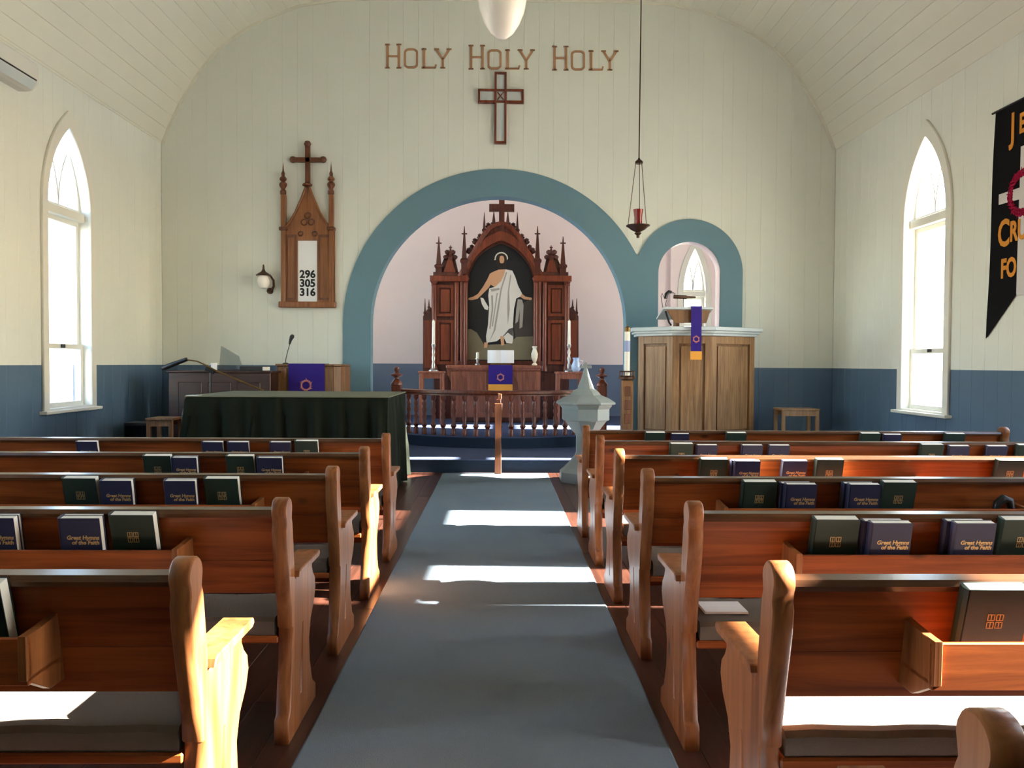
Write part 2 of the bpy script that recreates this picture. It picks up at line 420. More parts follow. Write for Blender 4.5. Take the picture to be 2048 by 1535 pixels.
# wall with the two arches
outer = [(XL-0.3, -0.3), (XR+0.3, -0.3), (XR+0.3, 7.7), (XL-0.3, 7.7)]
big_hole = [(AC+ARI+0.01, -0.2)]+arc(AC, AZ, ARI+0.01, 0, PI, 40)+[(AC-ARI-0.01, -0.2)]
small_hole = [(BC+BRI+0.01, -0.2)]+arc(BC, BZ, BRI+0.01, 0, PI, 24)+[(BC-BRI-0.01, -0.2)]
wb = plate('wall_back', [outer, big_hole, small_hole], YW+0.02, YW+0.24, M['wall'])
tag(wb, 'cream boarded end wall with blue lower band and two arched openings', 'wall', kind='structure')
fnb = lambda u, v, d: (u, YW+0.02-d, v)
edges = sorted([XL+0.24*i for i in range(46) if XL+0.24*i < XR-0.05]+[XR])
for e in (AC-ARI-0.02, AC+ARI+0.02, BC-BRI-0.02, BC+BRI+0.02):
    j = min(range(1, len(edges)-1), key=lambda i: abs(edges[i]-e)); edges[j] = e
edges.sort()
for a, b in zip(edges, edges[1:]):
    board(wb, fnb, a, b, lambda u: arch_lo(u, ARI+0.02, BRI+0.02), cove_z, M['wall'], n=4)
# blue casing of both arches, one painted surround
def union_outline():
    pts = [(AC-ARO, 0.0)]
    # left leg up, over the big arch until it meets the small one
    t = PI
    n = 90
    hit = None
    big = arc(AC, AZ, ARO, PI, 0, n)
    for p in big:
        if (p[0]-BC)**2+(p[1]-BZ)**2 < BRO*BRO and p[1] > BZ: hit = p; break
        if p[0] > BC-BRO and p[1] <= BZ: hit = p; break
        pts.append(p)
    sm = arc(BC, BZ, BRO, PI, 0, 50)
    for p in sm:
        if (p[0]-AC)**2+(p[1]-AZ)**2 < ARO*ARO and p[0] < BC: continue
        pts.append(p)
    pts.append((BC+BRO-0.0, 0.0))
    pts += [(BC+BRI, 0.0), (BC+BRI, BZ)]+arc(BC, BZ, BRI, 0, PI, 28)[1:]+[(BC-BRI, 0.0)]
    pts += [(AC+ARI, 0.0), (AC+ARI, AZ)]+arc(AC, AZ, ARI, 0, PI, 56)[1:]+[(AC-ARI, 0.0)]
    return pts
tr = plate('trim_1', [union_outline()], YW-0.025, YW+0.0, M['arch'])
tag(tr, 'grey-blue painted surround framing the two arches', 'trim', kind='structure')
def reveal(cx, r, zs, n, d0, d1, m, name):
    bm = NB(); line = [(cx+r, 0.0)]+arc(cx, zs, r, 0, PI, n)+[(cx-r, 0.0)]
    oline = [(cx+r+0.012, 0.0)]+arc(cx, zs, r+0.012, 0, PI, n)+[(cx-r-0.012, 0.0)]
    R = [[bm.verts.new((p[0], d, p[1])) for p, d in ((a, d0), (a, d1), (b, d1), (b, d0))] for a, b in zip(line, oline)]
    for a, b in zip(R, R[1:]):
        for j in range(4): bm.faces.new((a[j], a[(j+1) % 4], b[(j+1) % 4], b[j]))
    bm.faces.new(R[0]); bm.faces.new(R[-1][::-1])
    return obj(name, bm, m, tr)
reveal(AC, ARI, AZ, 48, YW-0.02, YW+0.26, M['arch'], 'arch_lining')
reveal(BC, BRI, BZ, 28, YW-0.02, YW+0.26, M['chancel'], 'arch_lining')

# side walls
WIN_Y = [10.12, 7.12, 4.96, 2.02]
WW, WSILL, WSP, WRISE = 0.50, 0.88, 3.32, 1.04
def side_wall(name, X, sgn, label):
    loops = [[(YB-0.3, -0.3), (YW+0.24, -0.3), (YW+0.24, 7.6), (YB-0.3, 7.6)]]
    for y in WIN_Y: loops.append(gothic(WW+0.006, WRISE+0.01, WSILL-0.006, WSP, cx=y))
    w = plate(name, loops, X+sgn*0.02, X+sgn*0.22, M['wall'], plane='YZ')
    tag(w, label, 'wall', kind='structure')
    fn = lambda u, v, d: (X+sgn*0.02-sgn*d, u, v)
    ed = [YB+0.24*i for i in range(80) if YB+0.24*i < YW-0.05]+[YW]
    for y in WIN_Y:
        for e in (y-WW-0.03, y+WW+0.03):
            j = min(range(1, len(ed)-1), key=lambda i: abs(ed[i]-e)); ed[j] = e
    ed.sort()
    for a, b in zip(ed, ed[1:]):
        mid = (a+b)/2; wy = [y for y in WIN_Y if abs(mid-y) < WW+0.02]
        if wy:
            y = wy[0]
            board(w, fn, a, b, lambda u: 0.0, lambda u: WSILL-0.03, M['wall'], n=1)
            board(w, fn, a, b, lambda u: gothic_top(WW+0.03, WRISE+0.06, WSP, u-y), lambda u: ZS+0.02, M['wall'], n=4)
        else: board(w, fn, a, b, lambda u: 0.0, lambda u: ZS+0.02, M['wall'], n=1)
    return w
side_wall('wall_left', XL, -1, 'cream boarded left side wall with blue lower band and pointed windows')
side_wall('wall_right', XR, 1, 'cream boarded right side wall with blue lower band and pointed windows')
wr = obj('wall_front', bx(XL-0.3, XR+0.3, YB-0.2, YB, -0.1, 7.6), M['wall'])
tag(wr, 'cream entrance wall behind the pews', 'wall', kind='structure')
d = thing('door_1', 'panelled wooden entrance door behind the last pews', 'door', (0, YB, 0), kind='structure')
obj('door_leaf', bx(-0.85, 0.85, YB, YB+0.05, 0, 2.3, bev=0.005), M['oak_mid'], d)
for x in (-0.45, 0.45):
    for z0, z1 in ((0.2, 1.0), (1.15, 2.1)): obj('door_panel', bx(x-0.28, x+0.28, YB+0.05, YB+0.065, z0, z1, bev=0.008), M['oak_mid'], d)

# ceiling boards along the nave
cl = NB()
R = []
for x, z in cove_line:
    R.append([cl.verts.new(p) for p in ((x, YB-0.3, z+0.04), (x, YW+0.2, z+0.04), (x, YW+0.2, z+0.16), (x, YB-0.3, z+0.16))])
for a, b in zip(R, R[1:]):
    for j in range(4): cl.faces.new((a[j], b[j], b[(j+1) % 4], a[(j+1) % 4]))
cl.faces.new(R[0]); cl.faces.new(R[-1][::-1])
ce = obj('ceiling', cl, M['ceiling'])
tag(ce, 'cream boarded ceiling with curved coves', 'ceiling', kind='structure')
# walk along the profile at equal steps
def walk(line, step):
    out = [Vector(line[0])]; acc = 0.0
    for a, b in zip(line, line[1:]):
        a, b = Vector(a), Vector(b); L = (b-a).length; p = 0.0
        while acc+(L-p) >= step:
            p += step-acc; acc = 0.0; out.append(a+(b-a)*(p/L))
        acc += L-p
    if (out[-1]-Vector(line[-1])).length > 0.02: out.append(Vector(line[-1]))
    return out
pts = walk(cove_line, 0.215)
for a, b in zip(pts, pts[1:]):
    t = (b-a).normalized(); nrm = Vector((-t.y, t.x))
    if nrm.y > 0: nrm = -nrm
    g = 0.006
    sec = [a, a+t*g+nrm*g, b-t*g+nrm*g, b, b-nrm*0.03, a-nrm*0.03]
    obj('ceiling_board', pz([(p.x, p.y) for p in sec], YB, YW, 'Y'), M['ceiling'], ce)
# cove strip where ceiling meets the arched wall
R = NB()
vv = []
for x, z in cove_line:
    c = Vector((xc0, 3.5)); dd = (c-Vector((x, z))).normalized()*0.05
    vv.append([R.verts.new(p) for p in ((x, YW-0.022, z+0.01), (x+dd.x, YW-0.022, z+dd.y), (x+dd.x, YW+0.0, z+dd.y), (x, YW+0.0, z+0.01))])
for a, b in zip(vv, vv[1:]):
    for j in range(4): R.faces.new((a[j], b[j], b[(j+1) % 4], a[(j+1) % 4]))
R.faces.new(vv[0]); R.faces.new(vv[-1][::-1])
tag(obj('trim_2', R, M['ceiling']), 'narrow cream moulding following the curve of the ceiling', 'trim', kind='structure')

# ------------------------------------------------------------------ windows (local: x along wall, y outward, z up)
def make_window(name, label, w=WW, sill=WSILL, sp=WSP, rise=WRISE, meet=1.64, depth=0.2):
    t = thing(name, label, 'window', kind='structure')
    L = lambda ww, rr, z0: gothic(ww, rr, z0, sp)
    plate('casing', [L(w+0.11, rise+0.20, sill-0.03), L(w, rise, sill+0.0)], -0.035, 0.0, M['white'], t, bev=0.004)
    # lining of the opening
    bm = NB(); li, lo_ = L(w-0.0, rise, sill), L(w+0.012, rise+0.02, sill-0.012)
    Rr = [[bm.verts.new((p[0], dd, p[1])) for p, dd in ((a, -0.02), (a, depth), (b, depth), (b, -0.02))] for a, b in zip(li, lo_)]
    n = len(Rr)
    for i in range(n):
        a, b = Rr[i], Rr[(i+1) % n]
        for j in range(4): bm.faces.new((a[j], a[(j+1) % 4], b[(j+1) % 4], b[j]))
    obj('lining', bm, M['white'], t)
    obj('sill', bx(-w-0.16, w+0.16, -0.09, 0.02, sill-0.06, sill-0.02, bev=0.006), M['white'], t)
    obj('transom', bx(-w, w, 0.05, depth-0.03, sp-0.06, sp+0.05, bev=0.006), M['white'], t)
    # fixed pointed light above
    fr = plate('arch_sash', [gothic(w, rise, sp+0.05, sp+0.05), gothic(w-0.045, rise-0.09, sp+0.09, sp+0.09)], 0.11, 0.15, M['white'], t)
    Rg = (w*w+rise*rise)/(2*w)
    for s in (-1, 1):
        # y-tracery: from the middle of the transom sweeping to each side
        a1 = math.acos(max(-1, (Rg-w)/Rg)); line = []
        for i in range(15):
            a = a1*0.62*i/14; line.append((s*(-Rg+Rg*math.cos(a)), sp+0.05+Rg*math.sin(a)))
        line = [p for p in line if p[1] < gothic_top(w-0.02, rise-0.06, sp+0.05, p[0]) - 0.01]
        bm = NB(); q = []
        for i, p in enumerate(line):
            q.append([bm.verts.new((p[0]+dx, dy, p[1])) for dx, dy in ((-0.013, 0.115), (0.013, 0.115), (0.013, 0.145), (-0.013, 0.145))])
        for a, b in zip(q, q[1:]):
            for j in range(4): bm.faces.new((a[j], a[(j+1) % 4], b[(j+1) % 4], b[j]))
        bm.faces.new(q[0]); bm.faces.new(q[-1][::-1])
        obj('tracery_bar', bm, M['white'], t)
    plate('pane', [gothic(w-0.04, rise-0.08, sp+0.085, sp+0.085)], 0.128, 0.132, M['clear'], t)
    for nm, z0, z1, y0 in (('sash', meet-0.03, sp-0.06, 0.13), ('sash', sill, meet+0.03, 0.085)):
        fs = plate(nm, [rect(-w+0.0, w-0.0, z0, z1), rect(-w+0.06, w-0.06, z0+0.06, z1-0.06)], y0, y0+0.04, M['white'], t)
        plate('pane', [rect(-w+0.055, w-0.055, z0+0.055, z1-0.055)], y0+0.018, y0+0.022, M['clear'], fs)
    obj('latch', bx(-0.035, 0.035, 0.06, 0.085, meet-0.02, meet+0.03, bev=0.006), M['black'], t)
    return t
wp = make_window('window_1', 'white pointed window in the right wall next to the pulpit corner')
wp.location = (XR+0.0, WIN_Y[0], 0); wp.rotation_euler = (0, 0, -PI/2)
n = 2
names_r = ['', 'white pointed window in the right wall just past the black banner']+['white pointed window in the right wall outside the frame, %s along' % w for w in ('third', 'fourth')]
names_l = ['white pointed window in the left wall behind the small stool']+['white pointed window in the left wall outside the frame, %s along' % w for w in ('second', 'third', 'fourth')]
for i, y in enumerate(WIN_Y):
    for X, rz, nm in ((XR, -PI/2, names_r), (XL, PI/2, names_l)):
        if X == XR and i == 0: continue
        c = copy_tree(wp); c.name = 'window_%d' % n; n += 1
        c.location = (X, y, 0); c.rotation_euler = (0, 0, rz); c['label'] = nm[i]

# ------------------------------------------------------------------ chancel and side chamber behind the arches
CX0, CX1, CY0, CY1, CZ = -3.3, 5.3, YW+0.24, 17.0, 5.8
cb_holes = gothic(0.26, 0.9, 2.0, 3.0, cx=4.13)
cw = plate('wall_chancel', [rect(CX0-0.2, 3.62, 0, CZ)], CY1, CY1+0.2, M['chancel'])
tag(cw, 'pale pink chancel wall with blue lower band behind the altar', 'wall', kind='structure')
cs = plate('wall_chamber', [rect(3.62, CX1+0.2, 0, CZ), gothic(0.246, 0.96, 1.694, 2.95, cx=4.12)], CY1-0.14, CY1+0.16, M['chancel'])
tag(cs, 'pale pink wall seen through the small arch', 'wall', kind='structure')
cll = plate('wall_chancel_left', [rect(CY0-0.02, CY1+0.2, 0, CZ), gothic(0.956, 1.41, 0.994, 3.9, cx=14.25)], CX0-0.2, CX0, M['chancel'], plane='YZ')
tag(cll, 'pale pink side wall on the left of the altar', 'wall', kind='structure')
clr = plate('wall_chancel_right', [rect(CY0, CY1+0.2, 0, CZ), gothic(0.506, 1.01, 1.194, 3.2, cx=13.72)], CX1, CX1+0.2, M['chancel'], plane='YZ')
tag(clr, 'pale pink side wall of the chamber beyond the small arch', 'wall', kind='structure')
tag(obj('ceiling_chancel', bx(CX0-0.2, CX1+0.2, CY0-0.02, CY1+0.2, CZ, CZ+0.15), M['chancel']), 'pale pink chancel ceiling', 'ceiling', kind='structure')
lw = make_window('window_11', 'narrow pointed window seen bright through the small arch', 0.24, 1.7, 2.95, 0.95, 2.3, 0.2)
lw.location = (4.12, CY1-0.14, 0)
lw = make_window('window_12', 'pointed window in the chancel side wall hidden left of the arch', 0.95, 1.0, 3.9, 1.4, 2.2, 0.2)
lw.location = (CX0, 14.25, 0); lw.rotation_euler = (0, 0, PI/2)
lw = make_window('window_13', 'pointed window in the hidden side wall of the chamber', 0.5, 1.2, 3.2, 1.0, 2.0, 0.2)
lw.location = (CX1, 13.72, 0); lw.rotation_euler = (0, 0, -PI/2)

# platforms
YP1 = 10.60
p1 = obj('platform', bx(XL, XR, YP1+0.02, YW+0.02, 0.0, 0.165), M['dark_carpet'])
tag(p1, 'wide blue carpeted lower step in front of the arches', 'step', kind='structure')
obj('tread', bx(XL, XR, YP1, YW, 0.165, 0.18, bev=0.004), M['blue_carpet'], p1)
RC, RR = Vector((AC+0.02, 14.05)), 1.97
pl = [(RC.x+(RR+0.14)*math.sin(a), RC.y-(RR+0.14)*math.cos(a)) for a in [math.radians(-68+136*i/40) for i in range(41)]]
pl = [(x, min(y, YW+0.0)) for x, y in pl]
pl = [(max(min(x, AC+ARI-0.0), AC-ARI), y) for x, y in pl]
poly = [(CX0, YW+0.25), (CX0, CY1)] ; 
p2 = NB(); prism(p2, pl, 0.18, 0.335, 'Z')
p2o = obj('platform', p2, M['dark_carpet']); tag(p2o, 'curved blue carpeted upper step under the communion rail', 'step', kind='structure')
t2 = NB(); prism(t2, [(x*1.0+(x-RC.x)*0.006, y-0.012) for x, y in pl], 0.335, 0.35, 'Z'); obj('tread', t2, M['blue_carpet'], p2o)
tag(obj('floor_chancel', bx(CX0-0.1, CX1+0.1, YW-0.005, CY1+0.1, 0.0, 0.349), M['blue_carpet']), 'blue carpeted chancel floor around the altar', 'floor', kind='structure')
ZP1, ZP2 = 0.18, 0.35

# outside
tag(obj('ground', bx(-60, 60, -50, 70, -0.75, -0.45), M['bounce_ground']), 'ground outside the church windows, made pale to bounce light indoors', 'ground', kind='structure')

# ------------------------------------------------------------------ pews
XA_R, XA_L = 0.705, -0.79          # aisle faces of the pew ends
PLEN = 3.58
ROW_R = [1.16, 2.06, 2.97, 3.90, 4.82, 5.74, 6.66]
ROW_L = [2.10, 3.03, 3.96, 4.90, 5.84]
def pew_end_loops():
    o = arc(0.0, 0.893, 0.043, math.radians(-20), math.radians(215), 16)
    o += [(-0.030, 0.842), (-0.037, 0.82), (-0.030, 0.76), (0.035, 0.50), (0.040, 0.435), (0.058, 0.425), (0.048, 0.30), (0.012, 0.105), (-0.012, 0.09), (-0.012, 0.0)]
    o += [(0.43, 0.0), (0.43, 0.06), (0.37, 0.10), (0.325, 0.20), (0.315, 0.30), (0.345, 0.375), (0.405, 0.43), (0.43, 0.48), (0.42, 0.525), (0.385, 0.555), (0.365, 0.585), (0.37, 0.612)]
    o += [(0.11, 0.618), (0.098, 0.60), (0.082, 0.61), (0.062, 0.74), (0.046, 0.835), (0.036, 0.855)]
    slot = [(0.20, 0.40), (0.22, 0.40), (0.19, 0.12), (0.16, 0.12)]
    return [o, slot]
def make_pew(s):
    """aisle face at local x = 0, pew runs to s*PLEN; the seat faces +y"""
    p = thing('pew', 'pew', 'pew')
    T = 0.056
    e_me = shape2d(pew_end_loops(), T/2-0.005, 0.005)
    e_me.transform(Matrix.Translation((s*T/2, 0, 0)) @ YZ)
    ends_ = [mesh_obj('pew_end', e_me, M['pew_end'], p)]
    e2 = bpy.data.objects.new('pew_end', e_me); link(e2, p); e2.location.x = s*(PLEN-T)
    ends_.append(e2)
    for i, e in enumerate(ends_):
        bm = NB(); prism(bm, [(0.075, 0.617), (0.405, 0.617), (0.425, 0.628), (0.42, 0.645), (0.10, 0.645), (0.085, 0.638)], -s*0.022, s*(T+0.022), 'X', bev=0.004)
        a = obj('armrest', bm, M['pew_end'], p, shift=False); a.location.x = 0 if i == 0 else s*(PLEN-T)
    # reclining back: two planks and a top rail
    def bk(z, d=0.0):
        f = (0.885-z)/(0.885-0.50); return (-0.004+0.072*f+d)
    for z0, z1 in ((0.560, 0.690), (0.6915, 0.868)):
        bm = NB(); prism(bm, [(bk(z0), z0), (bk(z1), z1), (bk(z1, 0.024), z1), (bk(z0, 0.024), z0)], s*T, s*(PLEN-T), 'X', bev=0.0015)
        obj('back_plank', bm, M['pew'], p, shift=False)
    bm = NB(); prism(bm, [(-0.028, 0.868), (-0.034, 0.882), (-0.026, 0.898), (0.026, 0.900), (0.036, 0.885), (0.03, 0.868)], s*T, s*(PLEN-T), 'X')
    obj('top_rail', bm, M['pew_rail'], p, shift=False)
    obj('seat', bx(s*T, s*(PLEN-T), 0.045, 0.40, 0.365, 0.395, bev=0.006), M['pew'], p, shift=False)
    obj('seat_rail', bx(s*T, s*(PLEN-T), 0.30, 0.325, 0.28, 0.365), M['pew'], p, shift=False)
    # book rack on the rear
    x0, x1 = s*0.37, s*(PLEN-0.30)
    rk = obj('book_rack', bx(x0, x1, -0.104, 0.03, 0.655, 0.67, bev=0.003), M['pew'], p, shift=False)
    obj('rack_front', bx(x0, x1, -0.118, -0.104, 0.645, 0.765, bev=0.003), M['pew'], rk, shift=False)
    for x in (x0, x1-s*0.02, (x0+x1)/2):
        bm = NB(); prism(bm, [(-0.128, 0.772), (-0.124, 0.66), (-0.02, 0.60), (bk(0.60), 0.60), (bk(0.78), 0.785), (-0.06, 0.775)], x, x+s*0.022, 'X', bev=0.002)
        obj('rack_bracket', bm, M['pew_end'], rk, shift=False)
    return p
def bk_y(z): return -0.004+0.072*(0.885-z)/(0.885-0.50)
cush = {}
def make_cushion(s):
    bm = NB(); T = 0.07; n = 40; rows = []
    secp = [(0.055, 0.396), (0.046, 0.41), (0.046, 0.450), (0.060, 0.465), (0.15, 0.469), (0.30, 0.469), (0.375, 0.462), (0.39, 0.44), (0.385, 0.405), (0.375, 0.396)]
    for i in range(n+1):
        x = s*(T+(PLEN-2*T)*i/n); wv = 0.003*math.sin(i*1.7)+0.002*math.sin(i*0.63)
        rows.append([bm.verts.new((x, y, z+(wv if z > 0.42 else 0))) for y, z in secp])
    for a, b in zip(rows, rows[1:]):
        m_ = len(secp)
        for j in range(m_): bm.faces.new((a[j], a[(j+1) % m_], b[(j+1) % m_], b[j]))
    bm.faces.new(rows[0]); bm.faces.new(rows[-1][::-1])
    return obj('pew_cushion', bm, M['cushion'], smooth=True, shift=False)
ORD = ['first', 'second', 'third', 'fourth', 'fifth', 'sixth', 'seventh']
protoR, protoL = make_pew(1), make_pew(-1)
cR, cL = make_cushion(1), make_cushion(-1)
PEWS = {}
for rows, X, proto, cu, side in ((ROW_R, XA_R, protoR, cR, 'right'), (ROW_L, XA_L, protoL, cL, 'left')):
    for i, y in enumerate(rows):
        o = proto if i == 0 else copy_tree(proto)
        o.location = (X, y, 0)
        c = cu if i == 0 else copy_tree(cu)
        c.location = (X, y, 0)
        if side == 'right':
            nm = 'cut off by the frame corner' if i == 0 else '%s full one from the camera' % ORD[i-1]
        else: nm = '%s one from the camera' % ORD[i]
        tag(o, 'honey pine pew with rounded end finial, %s aisle side, %s' % (side, nm), 'pew', 'pine pews along the aisle')
        tag(c, 'taupe seat cushion on the %s-side pew, %s' % (side, nm), 'cushion', 'long cushions on the pews')
        PEWS[(side, i)] = y

# ------------------------------------------------------------------ hymnals in the racks
def make_book(kind):
    w, h, t = (0.162, 0.222, 0.042) if kind == 'green' else (0.148, 0.212, 0.034)
    b = thing('hymnal', 'hymnal', 'book')
    cm = M['book_green'] if kind == 'green' else M['book_blue']
    cv = 0.003
    bm = NB()
    box(bm, -w/2, w/2, -t, -t+cv, 0, h); box(bm, -w/2, w/2, -cv, 0, 0, h)
    prism(bm, [(-w/2, -t), (-w/2-0.006, -t*0.75), (-w/2-0.008, -t/2), (-w/2-0.006, -t*0.25), (-w/2, 0), (-w/2+0.004, 0), (-w/2+0.004, -t)], 0, h, 'Z')
    obj('cover', bm, cm, b, shift=False)
    obj('pages', bx(-w/2+0.005, w/2-0.003, -t+cv, -cv, 0.003, h-0.0015), M['paper'], b, shift=False)
    bm = NB()
    if kind == 'green':
        cx, cz, q = 0.0, h*0.60, 0.021
        f = -t-0.0006
        def bar(x0, x1, z0, z1): box(bm, cx+x0, cx+x1, f, -t, cz+z0, cz+z1)
        u = 0.0022
        for a in (-q, 0.001):                      # four small squared-off fields around a cross
            for c in (-q, 0.001):
                e = q-0.002
                bar(a, a+e, c, c+u); bar(a, a+e, c+e-u, c+e); bar(a, a+u, c, c+e); bar(a+e-u, a+e, c, c+e)
                bar(a+e*0.45, a+e*0.45+u, c+u, c+e-u)
        obj('emblem', bm, M['gold'], b, shift=False)
    else:
        for s_, dz, dx in (('Great Hymns', 0.137, 0.008), ('of the Faith', 0.118, 0.016)):
            me = text_mesh(s_, 0.0215, 0.0003, 0.0007, shear=0.15)
            me.transform(Matrix.Translation((dx, -t-0.0003, dz)) @ XZ)
            mesh_obj('title', me, M['gold'], b)
        bm.free()
    return b, w, t
BK = {'g': make_book('green'), 'b': make_book('blue')}
used = {'g': False, 'b': False}
CNAME = {'g': 'dark green', 'b': 'navy blue'}
# px of the front cover's left and right edge; '2' marks a second copy leaning behind it
BOOKS = {
 ('left', 0): [('g', -118, 6, 0)],
 ('left', 1): [('b', -50, 56, 1), ('b', 122, 222, 1), ('g', 222, 312, 0)],
 ('left', 2): [('g', 124, 200, 0), ('b', 203, 280, 1), ('b', 330, 405, 1), ('g', 408, 482, 0)],
 ('left', 3): [('g', 287, 345, 0), ('b', 345, 405, 1), ('g', 452, 512, 0), ('b', 514, 574, 1)],
 ('left', 4): [('b', 150, 200, 0), ('b', 402, 450, 0), ('b', 452, 502, 0), ('b', 537, 586, 0), ('g', 590, 638, 0)],
 ('right', 1): [('g', 1928, 2062, 0)],
 ('right', 2): [('g', 1622, 1724, 0), ('b', 1728, 1818, 1), ('b', 1890, 1985, 1), ('g', 2004, 2090, 0)],
 ('right', 3): [('g', 1480, 1558, 0), ('b', 1561, 1632, 1), ('b', 1684, 1760, 1), ('g', 1761, 1834, 0)],
 ('right', 4): [('g', 1398, 1457, 0), ('b', 1462, 1520, 1), ('b', 1561, 1618, 0), ('g', 1629, 1688, 0), ('g', 1990, 2050, 0)],
 ('right', 5): [('g', 1338, 1387, 0), ('b', 1389, 1438, 0), ('b', 1480, 1528, 0), ('b', 1532, 1584, 0), ('g', 1837, 1888, 0), ('b', 1891, 1943, 0), ('b', 1974, 2012, 0), ('g', 2030, 2080, 0)],
 ('right', 6): [('g', 1288, 1332, 0), ('b', 1336, 1384, 0), ('g', 1450, 1494, 0), ('g', 1718, 1760, 0), ('b', 1762, 1806, 0), ('g', 1886, 1930, 0)],
}
def side_name(side, i):
    if side == 'right': return '%s full right-hand pew' % ORD[i-1]
    return '%s left-hand pew' % ORD[i]
for (side, i), lst in BOOKS.items():
    y = PEWS[(side, i)]
    seq = lst if side == 'right' else lst[::-1]
    for j, (kd, p0, p1, two) in enumerate(seq):
        _, w, t = BK[kd]
        yb = y-0.05
        xm = at((p0+p1)/2, 900, yb).x
        for q in range(1+two):
            if not used[kd]: o = BK[kd][0]; used[kd] = True
            else: o = copy_tree(BK[kd][0])
            tilt = random.uniform(-0.012, 0.012)
            hh = 0.222 if kd == 'g' else 0.212
            ln = 0.19 if two else 0.26
            back = y-0.037+hh*math.sin(ln) - (0 if q == two else (t+0.003)/math.cos(ln))
            o.location = (xm-(0.012 if q == 1 else 0), back, 0.671+t*math.sin(ln))
            o.rotation_euler = (ln, 0, tilt)
            pos = '%s from the aisle' % ['nearest', 'second', 'third', 'fourth', 'fifth', 'sixth', 'seventh', 'eighth'][j] if j else 'nearest the aisle'
            if two: pos += ', %s of two' % ('front' if q == 0 else 'rear')
            tag(o, '%s hymnal, %s rack, %s' % (CNAME[kd], side_name(side, i), pos), 'book', 'hymnals in the pew racks')
# loose booklet lying on a seat
s0 = at(1397, 1225, 3.20); s1 = at(1482, 1225, 3.20)
bk = thing('booklet', 'white thin booklet lying on the cushion of the second full right-hand pew', 'book', (s0.x, 3.10, 0.472))
obj('cover', bx(s0.x, s1.x, 3.10, 3.24, 0.4735, 0.4755), M['white_page'], bk)
obj('pages', bx(s0.x+0.002, s1.x-0.002, 3.102, 3.238, 0.4755, 0.482), M['white_page'], bk)
# small knob-like thing at rack
c0 = at(2012, 1008, 3.80)
kn = thing('eyeglass_case', 'small dark rounded case in the rack of the third full right-hand pew', 'case', (c0.x, 3.815, 0.671))
kn_bm = NB(); tube(kn_bm, [(c0.x-0.04, 3.82, 0.75), (c0.x-0.03, 3.82, 0.785), (c0.x, 3.82, 0.81), (c0.x+0.03, 3.82, 0.80), (c0.x+0.045, 3.82, 0.74)], [0.014, 0.02, 0.022, 0.02, 0.014], 10)
obj('shell', kn_bm, M['black'], kn, smooth=True)
obj('base', bx(c0.x-0.045, c0.x+0.05, 3.805, 3.835, 0.6705, 0.75, bev=0.006), M['black'], kn)

# ------------------------------------------------------------------ lettering on the end wall
YF = YW-0.004
k = YW/FPX
lt = thing('wall_lettering', 'tan HOLY HOLY HOLY lettering high on the end wall', 'lettering', (at(1000, 138, YW).x, YW, at(1000, 138, YW).z))
def letter(ch, px, base, hpx, wpx):
    """one serifed letter, drawn with straight strokes; px units"""
    bm = NB()
    def P(u, v): return at(px+u, base-v, YF)
    def stroke(u0, v0, u1, v1, w=4.6):
        a, b = Vector((u0, v0)), Vector((u1, v1)); d_ = (b-a).normalized(); n_ = Vector((-d_.y, d_.x))*w/2
        q = [a+n_, b+n_, b-n_, a-n_]
        prism(bm, [(P(*p).x, P(*p).z) for p in q], YF-0.012, YF+0.012, 'Y')
    W_, H_ = wpx, hpx
    if ch == 'H':
        for x in (5, W_-5):
            stroke(x, 0, x, H_, 5); stroke(x-5, 1.3, x+5, 1.3, 2.6); stroke(x-5, H_-1.3, x+5, H_-1.3, 2.6)
        stroke(5, H_*0.5, W_-5, H_*0.5, 3.6)
    elif ch == 'O':
        c = 6
        pts_ = [(2, c), (2, H_-c), (c+1, H_-2), (W_-c-1, H_-2), (W_-2, H_-c), (W_-2, c), (W_-c-1, 2), (c+1, 2), (2, c)]
        for a, b in zip(pts_, pts_[1:]): stroke(a[0], a[1], b[0], b[1], 4)
    elif ch == 'L':
        stroke(5, 0, 5, H_, 5); stroke(0, H_-1.3, 10, H_-1.3, 2.6); stroke(0, 1.6, W_-2, 1.6, 3.2); stroke(W_-3, 1, W_-1, 8, 3)
    elif ch == 'Y':
        m_ = W_/2
        stroke(m_, 0, m_, H_*0.48, 4.6); stroke(m_, H_*0.45, 4, H_-1, 4.2); stroke(m_, H_*0.45, W_-4, H_-1, 4.2)
        stroke(0, H_-1.3, 10, H_-1.3, 2.6); stroke(W_-10, H_-1.3, W_, H_-1.3, 2.6); stroke(m_-5, 1.3, m_+5, 1.3, 2.6)
    return obj('letter', bm, M['bronze_letters'], lt)
for wi, (ox, bs) in enumerate(((770, 137), (937, 139), (1104, 141))):
    letter('H', ox, bs, 49, 33); letter('O', ox+38, bs, 40, 28); letter('L', ox+73, bs, 40, 30); letter('Y', ox+98, bs, 40, 35)

# wall cross
a = at(1001, 290, YW)
wc = thing('wall_cross', 'wooden framed wall cross with pale panels under the lettering', 'cross', (a.x, YW, a.z))
x0, x1 = at(989, 200, YW).x, at(1013, 200, YW).x
hx0, hx1 = at(956, 195, YW).x, at(1047, 195, YW).x
zt, zb_, ha, hb = at(1001, 147, YW).z, at(1001, 289, YW).z, at(1001, 181, YW).z, at(1001, 208, YW).z
cr = [(x0, zb_), (x1, zb_), (x1, hb), (hx1, hb), (hx1, ha), (x1, ha), (x1, zt), (x0, zt), (x0, ha), (hx0, ha), (hx0, hb), (x0, hb)]
f = 0.034
inn = [rect(x0+f, x1-f, zb_+f, hb-0.0), rect(x0+f, x1-f, ha, zt-f), rect(hx0+f, x0-0.004, hb+f, ha-f), rect(x1+0.004, hx1-f, hb+f, ha-f), rect(x0+f, x1-f, hb+f, ha-f)]
